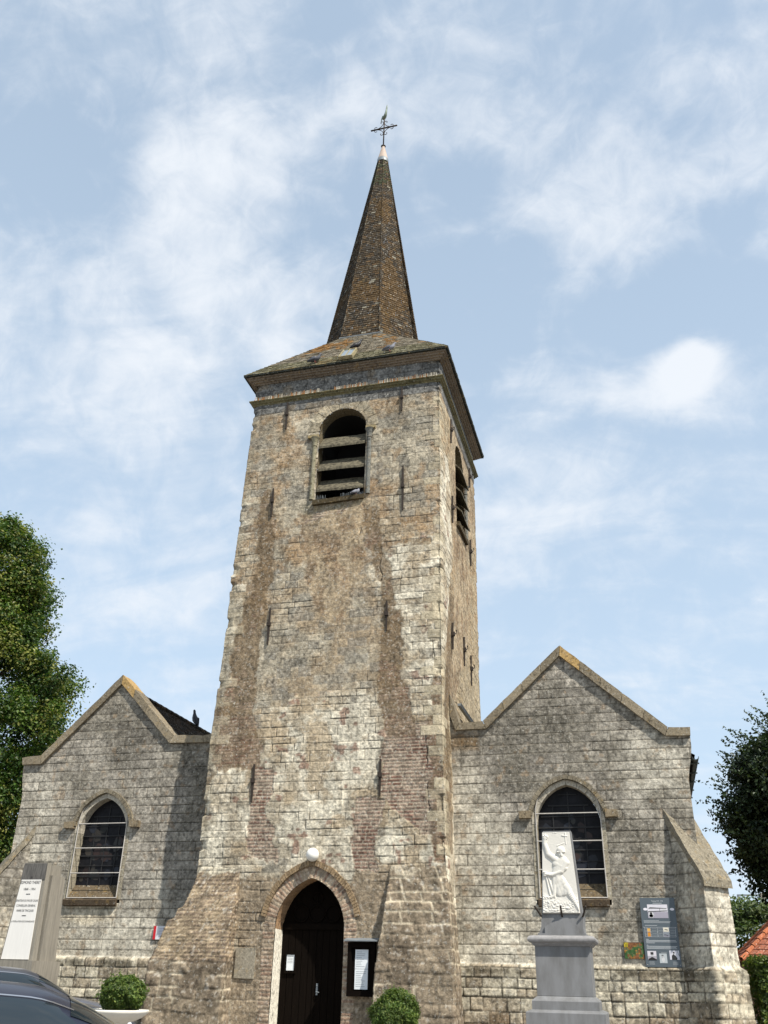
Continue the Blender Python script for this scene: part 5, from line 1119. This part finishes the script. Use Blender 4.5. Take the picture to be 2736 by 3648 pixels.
    cross = mx(cap(580, 435, 665, 450, 9, 9, 18), cap(632, 375, 650, 610, 8, 7, 14)); wreath = mx(*[cap(x, y, x+26, y-10, 10, 8, 12) for x, y in ((420, 380), (460, 385), (490, 640), (560, 610), (590, 600), (520, 630))])
    rocks = ss(1600, 1720, PY+60*np.sin(PX/130))*(10+34*np.abs(fbm(PX/60, PY/42, 7, 4)-.5)*2)
    H = mx(body, skirt, arm, hand, arm2, head, helm, nose, neck, legs, rifle, cross, wreath, rocks)-eyes-mouth
    H = H+2.5*(fbm(PX/30, PY/30, 5, 3)-.5)
    for _ in range(1): H = (H+np.roll(H, 1, 0)+np.roll(H, -1, 0)+np.roll(H, 1, 1)+np.roll(H, -1, 1))/5
    ed = np.minimum(np.minimum(U, 1-U)*60, np.minimum(V, 1-V)*120).clip(0, 1); H = H*ed
    xl = -1.548+(.060)*V; xr = -.990-.075*V; X = xl+(xr-xl)*U; Z = 2.545+1.165*V; lean = 0
    P = np.stack([X, yS-.03-H*.00055, Z], -1)
    skirtP = P.copy()
    rim = lambda A: np.concatenate([A[:1]*1, A, A[-1:]*1], 0)
    Pf = np.concatenate([P[:1]+np.array([0, .045, 0]), P, P[-1:]+np.array([0, .045, 0])], 0); Pf = np.concatenate([Pf[:, :1]+np.array([0, .045, 0]), Pf, Pf[:, -1:]+np.array([0, .045, 0])], 1)
    grid_mesh('marble_relief', Pf, np.full(Pf.shape, .7), None, M['marble'], t)
    # iron flag holders
    for xa, xb in ((-1.57, -1.66), (-1.262, -1.27), (-.955, -.895)):
        mb = MB(); mb.tube([(xa, yS-.005, 2.50), (xb, yS-.10, 2.64)], .014, 8); mb.build('flag_holder', M['iron'], t)
war_memorial()
# ------------------------------------------------------------------ things fixed to the walls
def wall_lamp():
    t = thing('wall_lamp', 'round white globe lamp above the church door', 'lamp', (-7.02, -.92, 4.03)); r = .142
    mb = MB(); mb.lathe([(r*math.sin(a*PI/18)*1.0, r*math.cos(a*PI/18)) for a in range(19)], 28, (-7.02, -1.075, 4.03)); mb.build('globe', M['white'], t, True)
    mb = MB(); mb.tube([(-7.02, -.88, 4.0), (-7.02, -.975, 4.0), (-7.02, -1.0, 4.01)], [.09, .085, .07], 18); mb.build('fitting', M['zinc'], t, True)
wall_lamp()
def notice_board():
    t = thing('notice_board', 'dark wooden notice case with two white papers beside the door', 'notice board', (-5.83, -.98, 1.3)); y = -1.06
    mb = MB(); mb.box(-6.13, -5.54, -1.0, -.90, 1.30, 2.30); mb.box(-6.13, -6.05, y-.015, -1.0, 1.30, 2.30); mb.box(-5.62, -5.54, y-.015, -1.0, 1.30, 2.30); mb.box(-6.05, -5.62, y-.015, -1.0, 2.20, 2.30); mb.box(-6.05, -5.62, y-.015, -1.0, 1.30, 1.40); mb.box(-6.10, -5.57, y-.03, y-.015, 1.30, 1.36); mb.build('case', M['darkwood'], t)
    mb = MB(); mb.hexa([(-6.20, -1.16, 2.315), (-5.47, -1.16, 2.315), (-5.47, -.89, 2.38), (-6.20, -.89, 2.38), (-6.20, -1.16, 2.335), (-5.47, -1.16, 2.335), (-5.47, -.89, 2.40), (-6.20, -.89, 2.40)]); mb.build('roof', M['zinc'], t)
    for z0, z1 in ((1.43, 1.80), (1.806, 2.165)):
        mb = MB(); mb.box(-5.98, -5.70, -1.012, -1.006, z0, z1); p = mb.build('paper', M['paper'], t); mb = MB(); rr = random.Random(int(z0*100))
        for i in range(9): mb.box(-5.955, -5.955+rr.uniform(.10, .23), -1.0135, -1.0125, z1-.05-i*.034, z1-.042-i*.034)
        mb.build('print', M['ink'], p)
notice_board()
def door_notice():
    t = thing('door_notice', 'small framed white notice on the left door leaf', 'notice', (-7.57, -.47, 1.75)); y = -.47
    mb = MB()
    x0_, x1_, z0_, z1_ = -7.735, -7.475, 1.70, 2.10
    mb.box(x0_, x1_, y-.004, y+.01, z0_, z1_)
    for a, b, c_, d in ((x0_, x0_+.035, z0_, z1_), (x1_-.035, x1_, z0_, z1_), (x0_+.035, x1_-.035, z0_, z0_+.035), (x0_+.035, x1_-.035, z1_-.035, z1_)): mb.box(a, b, y-.03, y-.004, c_, d)
    mb.build('frame', M['darkwood'], t); mb = MB(); mb.box(-7.69, -7.515, y-.012, y-.005, 1.755, 2.06); p = mb.build('paper', M['paper'], t); mb = MB()
    for i in range(5): mb.box(-7.67, -7.55, y-.0135, y-.0125, 2.02-i*.03, 2.028-i*.03)
    mb.build('print', M['ink'], p)
door_notice()
def red_sign():
    t = thing('information_sign', 'small white sign with red left stripe partly behind the brick buttress', 'sign', (-11.08, -.03, 2.35)); mb = MB()
    mb.cur = (.72, .72, .74); mb.box(-11.14, -10.86, -.05, -.03, 2.345, 2.63); mb.build('plate', M['attr'], t); mb = MB(); mb.cur = (.55, .02, .03); mb.box(-11.205, -11.14, -.051, -.03, 2.345, 2.63); mb.build('red_stripe', M['attr'], t)
    mb = MB(); mb.cur = (.45, .42, .5)
    for i in range(6): mb.box(-11.06, -10.98+.02*(i % 3), -.052, -.0505, 2.40+i*.034, 2.412+i*.034)
    mb.build('print', M['attr'], t)
red_sign()
def info_panel():
    t = thing('history_board', 'tall slate grey history panel with old photographs, fixed to the right gable wall', 'sign', (.22, -.05, 1.95)); x0_, x1_, z0_, z1_ = -.145, .545, 1.955, 3.235; y = -.075; W_ = x1_-x0_; Hh = z1_-z0_
    mb = MB(); mb.box(x0_, x1_, y, y+.03, z0_, z1_); mb.build('board', M['sign'], t)
    px = lambda a: x0_+W_*a; pz = lambda b: z1_-Hh*b
    B = MB(); B.cur = (.55, .57, .58)
    def bar(b, a0, a1, h=.006): B.box(px(a0), px(a1), y-.0025, y-.0005, pz(b)-h, pz(b))
    text_mb(B, 'Tincques 1914 - 1918', .04, (px(.5), y-.002, pz(.058)), width=.23)
    rr = random.Random(4)
    bar(.078, .37, .63, .008)
    for b, e in ((.335, .50), (.350, .84), (.365, .80)): bar(b, .06, e, .005)
    bar(.405, .08, .43, .006)
    for b in (.432, .500, .545, .57): bar(b, .06, .93, .004)
    for b in (.455, .478, .522): bar(b, .06, .14, .003); bar(b, .26, .40, .003); bar(b, .44, .58, .003); bar(b, .78, .92, .003)
    for a in (.06, .13, .225, .42, .585, .75, .93): B.box(px(a), px(a)+.004, y-.0025, y-.0005, pz(.574), pz(.432))
    for b, e in ((.605, .15), (.622, .91), (.640, .93), (.657, .31), (.69, .12), (.705, .93), (.72, .90), (.738, .92)): bar(b, .07, e, .007)
    for a in (.08, .44, .74):
        for i in range(4): bar((.925 if a != .44 else .79)+i*.013-(0 if a != .44 else .0), a+.02, a+.17, .003)
    B.build('printed_text', M['attr'], t)
    def photo(a0, a1, b0, b1, sky, ground, shapes):
        mb = MB(); mb.cur = sky; zm = b0+(b1-b0)*.55; mb.box(px(a0), px(a1), y-.003, y-.0005, pz(zm), pz(b0)); mb.cur = ground; mb.box(px(a0), px(a1), y-.003, y-.0005, pz(b1), pz(zm)); ph = mb.build('photograph', M['attr'], t)
        m2 = MB()
        for c_, pts in shapes: m2.cur = (c_,)*3; m2.add([(px(a0+(a1-a0)*u), y-.0036, pz(b0+(b1-b0)*v)) for u, v in pts], [tuple(range(len(pts)))])
        if shapes: m2.build('printed_image', M['attr'], ph, fix=False)
    el = lambda cx, cy, rx, ry, n=14: [(cx+rx*math.cos(2*PI*i/n), cy+ry*math.sin(2*PI*i/n)) for i in range(n)]
    photo(.20, .78, .10, .30, (.62, .6, .64), (.33, .31, .36), [(.10, [(.06, .26), (.14, .2), (.95, .27), (.95, .31), (.06, .31)]), (.05, [(.02, .5), (.6, .46), (.98, .44), (.98, .5), (.02, .56)]), (.55, [(.66, .44), (.78, .30), (.9, .28), (.92, .38), (.72, .48)]), (.06, [(.6, .3), (.62, .3), (.62, .55), (.6, .55)]), (.5, el(.16, .75, .14, .24)), (.04, el(.16, .83, .10, .12)), (.45, el(.16, .66, .05, .09))])
    head = lambda cap_: [(.04, [(.35, .12), (.68, .12), (.68, .4), (.35, .4)]), (.45, el(.52, .45, .13, .17)), (.02, [(0, 1), (.1, .85), (.35, .72), (.5, .64), (.72, .76), (1, .92), (1, 1)])]
    photo(.07, .32, .775, .905, (.58, .55, .58), (.35, .33, .36), head(1))
    photo(.40, .61, .81, .945, (.42, .45, .46), (.42, .45, .46), [(.55, el(.48, .62, .22, .3)), (.5, el(.42, .3, .1, .12)), (.08, [(.3, .14), (.55, .14), (.55, .24), (.3, .24)])])
    photo(.69, .96, .765, .895, (.56, .55, .60), (.56, .55, .60), [(.03, [(.2, 1), (.22, .55), (.4, .4), (.6, .55), (.78, .85), (.72, 1)]), (.04, [(.36, .14), (.54, .14), (.54, .3), (.36, .3)]), (.3, el(.45, .36, .08, .1)), (.05, [(.8, 0), (.84, 0), (1, .6), (.96, .62)])])
    photo(.592, .745, .437, .497, (.62, .58, .48), (.6, .56, .46), [(.06, [(.2, .35), (.85, .5), (.8, .7), (.3, .55)])])
    photo(.592, .745, .505, .568, (.22, .24, .27), (.2, .2, .24), [(.02, [(.1, .45), (.8, .7), (.75, .8), (.1, .55)])])
    mb = MB(); mb.cur = (.62, .36, .10); mb.box(px(.138), px(.218), y-.003, y-.0005, pz(.498), pz(.45)); mb.cur = (.55, .22, .02); mb.box(px(.138), px(.218), y-.003, y-.0005, pz(.568), pz(.51)); mb.build('coloured_picture', M['attr'], t)
    for a in (.085, .85):
        mb = MB(); mb.cur = (.7, .68, .72); mb.add([(px(a+.055+.062*math.cos(q*PI/8)), y-.003, pz(.17+.02*math.sin(q*PI/8))) for q in range(16)], [tuple(range(16))])
        mb.build('oval_emblem', M['attr'], t, fix=False)
    for a, b in ((.03, .435), (.94, .435), (.03, .97), (.94, .97)):
        mb = MB(); mb.tube([(px(a+.015), y-.008, pz(b)), (px(a+.015), y+.0, pz(b))], .008, 8)
        mb.build('fixing_screw', M['whitebar'], t)
info_panel()
def painted_panel():
    t = thing('painted_plaque', 'small multicoloured painted panel low on the right gable wall', 'panel', (-.35, -.05, 2.1)); mb = MB(); x0_, z0_, x1_, z1_ = -.545, 2.10, -.16, 2.395; rr = random.Random(8)
    n, m = 14, 11
    for i in range(n):
        for k in range(m):
            q = float(fbm(np.array(i*.45), np.array(k*.45), 12, 3)); c = lin(60, 92, 48) if q < .44 else lin(96, 104, 70) if q < .5 else lin(150, 110, 52) if q < .57 else lin(120, 80, 50)
            if i < 3 and k > 7: c = lin(168, 150, 40)
            mb.cur = jit(c, .3); mb.box(x0_+(x1_-x0_)*i/n, x0_+(x1_-x0_)*(i+1)/n-.002, -.052-rr.uniform(0, .002), -.03, z0_+(z1_-z0_)*k/m, z0_+(z1_-z0_)*(k+1)/m-.002)
    mb.cur = (.1, .09, .07); mb.box(x0_-.006, x1_+.006, -.035, -.02, z0_-.006, z1_+.006); mb.build('plate', M['attr'], t)
painted_panel()

# ------------------------------------------------------------------ birds
def bird(name, label, pos, yaw, s, body, pitch=.35, group=None, leg='pink', headm=None):
    t = thing(name, label, 'bird', pos, 0, group); d = Vector((math.cos(yaw), math.sin(yaw), 0)); mb = MB(); p = Vector(pos)
    q = lambda a, z: p+(d*a*math.cos(pitch*.5)+Vector((0, 0, z+a*math.sin(pitch))))*s
    mb.tube([q(-.20, .07), q(-.13, .085), q(-.08, .10), q(0, .105), q(.065, .125), q(.10, .165), q(.115, .20), q(.135, .235), q(.155, .24), q(.17, .232), q(.195, .222)],
            [(.022*s, .008*s), (.028*s, .012*s), (.05*s, .035*s), (.066*s, .058*s), (.058*s, .058*s), (.04*s, .042*s), (.028*s, .030*s), (.027*s, .029*s), (.022*s, .022*s), (.009*s, .009*s), (.002*s, .002*s)], 12)
    mb.build('body', body, t, True)
    for w in (-1, 1):
        sd = d.cross(Vector((0, 0, 1)))*w; m2 = MB(); m2.tube([q(.06, .135)+sd*.045*s, q(-.02, .125)+sd*.062*s, q(-.10, .105)+sd*.045*s, q(-.19, .085)+sd*.018*s], [(.012*s, .02*s), (.012*s, .045*s), (.010*s, .034*s), (.004*s, .008*s)], 8); m2.build('wing', headm or body, t, True)
        m3 = MB(); f = q(.01, .0); f.z = p.z; m3.tube([q(.0, .06)+sd*.025*s, f+sd*.025*s+Vector((0, 0, .004)), f+sd*.025*s+d*.03*s], .006*s, 5); m3.build('leg', M[leg], t)
pig = 'pigeons about the tower'
bird('pigeon', 'pale grey pigeon on the sill of the front bell opening, nearest its edge', (-6.40, -.955, 13.075), .9, .9, M['feathergrey'], .35, pig)
bird('pigeon', 'blue grey pigeon tucked against the right jamb of the front bell opening', (-6.30, -.72, 13.12), 1.5, 1.05, M['feather'], .75, pig)
bird('pigeon', 'dark pigeon on the lower left tiles of the tower roof', (-7.76, -1.12, 17.56), .2, 1.15, M['feather'], .2, pig)
bird('pigeon', 'dark pigeon standing at the top edge of the tower skylight', (-6.66, -.70, 18.17), .3, 1.15, M['featherblack'], .5, pig)
bird('pigeon', 'light grey pigeon resting near the eaves right of the tower skylight', (-5.5, -1.14, 17.55), .15, 1.1, M['feathergrey'], .15, pig, headm=M['feather'])
bird('crow', 'black crow perched on the ridge of the left aisle roof', (-13.06, 4.4, 8.57), 2.4, 1.45, M['featherblack'], .75, leg='featherblack')

# ------------------------------------------------------------------ parked cars
def paint(name, c, metal=.5): return mat(name, c, .32, metal, .02, 3, coat=.2, spec=.3)
M['carglass'] = mat('tinted_car_glass', (.012, .018, .022), .06, spec=.9)
M['rubber'] = mat('black_rubber', (.012, .012, .013), .7); M['alloy'] = mat('alloy_wheel', (.45, .46, .48), .35, .8); M['chrome'] = mat('bright_trim', (.6, .6, .62), .2, .9)
M['headlamp'] = mat('clear_headlamp', (.5, .53, .56), .12, spec=.8); M['taillamp'] = mat('red_lamp', (.35, .01, .01), .2, spec=.6); M['platew'] = mat('number_plate', (.7, .7, .66), .5)
def car(label, loc, rz, pm, H=1.47, wagon=False):
    """nose along +x; body hull, cabin shell, glass panels, pillars left between them"""
    t = thing('parked_car', label, 'car', loc, rz, 'cars parked before the church')
    W = .88
    xs = np.linspace(-2.15, 2.15, 64)
    deck = np.interp(xs, [-2.15, -2.05, -1.75, -1.2, .95, 1.3, 1.8, 2.05, 2.15], [.80, .92, 1.0, .98, .97, .93, .82, .70, .58])
    hw = np.interp(xs, [-2.15, -2.0, -1.4, .8, 1.7, 2.05, 2.15], [.66, .78, .86, .88, .84, .70, .55])
    tt = np.linspace(0, 1, 15)
    def local(P): return P
    rows = []
    for x, zt, w in zip(xs, deck, hw):
        row = []
        prof = [(.80, .22), (.96, .30), (1.0, .45), (1.0, .60), (.985, .75), (.95, .88), (.90, .955), (.80, .985), (.6, 1.0), (.3, 1.012), (0, 1.016)]
        pts = [(w*a, .22+(zt-.22)*((b-.22)/(1-.22))) for a, b in prof]
        row = [(x, -a, z) for a, z in pts]+[(x, a, z) for a, z in pts[::-1][1:]]; rows.append(row)
    P = np.array(rows); P = np.concatenate([P[:1]*np.array([1, .9, 1]), P], 0)
    def put(P, name, m, parent, flip=False, smooth=True):
        V = P.reshape(-1, 3); ny, nx = P.shape[:2]; idx = np.arange(ny*nx).reshape(ny, nx); F = np.stack([idx[:-1, :-1], idx[:-1, 1:], idx[1:, 1:], idx[1:, :-1]], -1).reshape(-1, 4)
        if flip: F = F[:, ::-1]
        me = bpy.data.meshes.new(name); me.from_pydata(V.tolist(), [], F.tolist())
        if smooth: me.polygons.foreach_set('use_smooth', [True]*len(me.polygons))
        return link(name, me, m, parent)
    def lb(mb, name, m, parent, smooth=False):     # MB in car coordinates
        me = bpy.data.meshes.new(name); me.from_pydata(mb.v, [], mb.f)
        import bmesh
        bm = bmesh.new(); bm.from_mesh(me); bmesh.ops.recalc_face_normals(bm, faces=bm.faces); bm.to_mesh(me); bm.free()
        if smooth: me.polygons.foreach_set('use_smooth', [True]*len(me.polygons))
        return link(name, me, m, parent)
    put(P, 'body', pm, t)
    mb = MB()
    for e in (P[0], P[-1]): mb.add([tuple(q) for q in e], [tuple(range(len(e)))])
    mb.box(-2.1, 2.1, -.7, .7, .19, .23); lb(mb, 'bumper', pm, t)
    # cabin
    hx = [-1.85, -1.6, -1.25, -.7, -.2, .2, .55, .85, 1.12] if not wagon else [-2.05, -1.95, -1.7, -.9, -.2, .2, .55, .85, 1.12]
    hz = [.99, 1.14, H-.10, H-.02, H, H-.03, H-.16, H-.33, .95]
    hh = lambda x: np.interp(x, hx, hz)
    import itertools
    def S(x, q, off=0.0):
        """q in 0..1 from the near belt line over the roof to the far one"""
        zt = hh(x); zb = .93; w = np.interp(x, [-1.9, -1.2, .3, 1.15], [.66, .81, .83, .78]); s = np.abs(2*q-1)
        ang = (1-s)*PI/2; n = .62
        yy = w*np.sign(q-.5)*np.cos(ang)**n*(1-.20*np.clip((zt-zb)/.5, 0, 1)*np.sin(ang)**1.0); z = zb+(zt-zb)*np.sin(ang)**.66
        return np.stack(np.broadcast_arrays(x, yy*(1+off/.8), z+off*np.sin(ang)), -1)
    # smooth the roof line
    gx = np.linspace(hx[0], hx[-1], 70); gy = np.interp(gx, hx, hz)
    for _ in range(5): gy[1:-1] = (gy[:-2]+2*gy[1:-1]+gy[2:])/4
    hh = lambda x: np.interp(x, gx, gy)
    def patch(x0f, x1f, q0, q1, nx, nq, off):
        q = np.linspace(q0, q1, nq); u = np.linspace(0, 1, nx); Q, U = np.meshgrid(q, u); X = x0f(Q)+(x1f(Q)-x0f(Q))*U; return S(X, Q, off)
    k = lambda c: (lambda q: np.full(np.shape(q), c))
    put(patch(k(hx[0]), k(hx[-1]), 0, 1, 70, 61, 0), 'cabin', pm, t, True)
    # side glass: sloping front and rear ends
    for sd in (0, 1):
        f = (lambda a: a) if sd == 0 else (lambda a: 1-a)
        hgt = lambda q: np.clip((1-np.abs(2*q-1))/.52, 0, 1)
        q0, q1 = f(.035), f(.275)
        rear0 = lambda q: -1.52+.62*hgt(q)*1.05; fr1 = lambda q: .93-.62*hgt(q)
        for a, b in ((rear0, k(-.33)), (k(-.23), fr1)): g = put(patch(a, b, q0, q1, 14, 9, .006), 'side_window', M['carglass'], t, sd == 0)
        top = patch(k(-.98), k(.42), f(.283), f(.292), 20, 3, .010); put(top, 'window_trim', M['chrome'], t, sd == 0)
    put(patch(lambda q: np.full(np.shape(q), .40), lambda q: np.full(np.shape(q), 1.06), .24, .76, 12, 20, .006), 'windscreen', M['carglass'], t, True)
    put(patch(lambda q: np.full(np.shape(q), hx[0]+.10), lambda q: np.full(np.shape(q), -1.22 if not wagon else -1.78), .26, .74, 10, 18, .006), 'rear_window', M['carglass'], t, True)
    for x in (-1.33, 1.32):
        for s in (-1, 1):
            def ring(mb, prof, n=28):
                vs = []; fs = []
                for r, y_ in prof:
                    for i in range(n): vs.append((x+r*math.cos(2*PI*i/n), s*y_, .32+r*math.sin(2*PI*i/n)))
                for j in range(len(prof)-1):
                    for i in range(n): fs.append((j*n+i, j*n+(i+1) % n, (j+1)*n+(i+1) % n, (j+1)*n+i))
                mb.add(vs, fs)
            mb = MB(); ring(mb, [(.22, .66), (.31, .66), (.32, .70), (.32, .86), (.30, .885), (.23, .885)]); wl = lb(mb, 'wheel', M['rubber'], t, True)
            mb = MB(); ring(mb, [(.235, .875), (.22, .872), (.205, .85), (.05, .868), (.0, .87)]); lb(mb, 'rim', M['alloy'], wl)
            mb = MB(); ring(mb, [(.345, .70), (.375, .886), (.335, .884)]); lb(mb, 'wheel_arch', M['rubber'], t)
    for s in (-1, 1):
        mb = MB(); mb.tube([(.80, s*.80, .98), (.78, s*.90, 1.0), (.775, s*.97, 1.02), (.775, s*1.02, 1.02)], [(.03, .02), (.05, .05), (.07, .085), (.03, .05)], 10); lb(mb, 'wing_mirror', pm, t, True)
        mb = MB(); mb.hexa([(1.78, s*.62, .62), (2.02, s*.55, .60), (2.0, s*.70, .62), (1.78, s*.80, .64), (1.72, s*.62, .80), (1.96, s*.55, .73), (1.93, s*.70, .73), (1.72, s*.82, .79)]); lb(mb, 'headlight', M['headlamp'], t)
        mb = MB(); mb.hexa([(-2.13, s*.52, .70), (-2.13, s*.70, .70), (-1.85, s*.84, .72), (-1.9, s*.6, .72), (-2.12, s*.52, .88), (-2.10, s*.70, .88), (-1.85, s*.82, .90), (-1.9, s*.6, .9)]); lb(mb, 'rear_light', M['taillamp'], t)
        for x in (-.62, .32): mb = MB(); mb.tube([(x-.09, s*.885, .82), (x-.05, s*.905, .825), (x+.05, s*.905, .825), (x+.09, s*.885, .82)], .014, 6); lb(mb, 'door_handle', pm, t)
    mb = MB(); mb.box(2.13, 2.165, -.26, .26, .38, .49); lb(mb, 'number_plate', M['platew'], t); mb = MB(); mb.box(-2.175, -2.14, -.26, .26, .55, .66); lb(mb, 'number_plate', M['platew'], t)
    return t
car('dark blue grey car nearest the camera at the lower left corner', (-4.5, -14.6, gz(-14.6)), math.radians(36), paint('dark_blue_paint', (.017, .020, .034), .1), 1.51)
car('silver grey car with black window line, parked behind the dark blue car', (-10.4, -6.25, gz(-6.25)), math.radians(38), paint('silver_grey_paint', (.055, .06, .075), .2), 1.47)
car('slate grey car farthest from the camera, only its bonnet showing near the planter', (-11.75, -4.3, gz(-4.3)), math.radians(38), paint('slate_grey_paint', (.10, .105, .125), .1), 1.45)
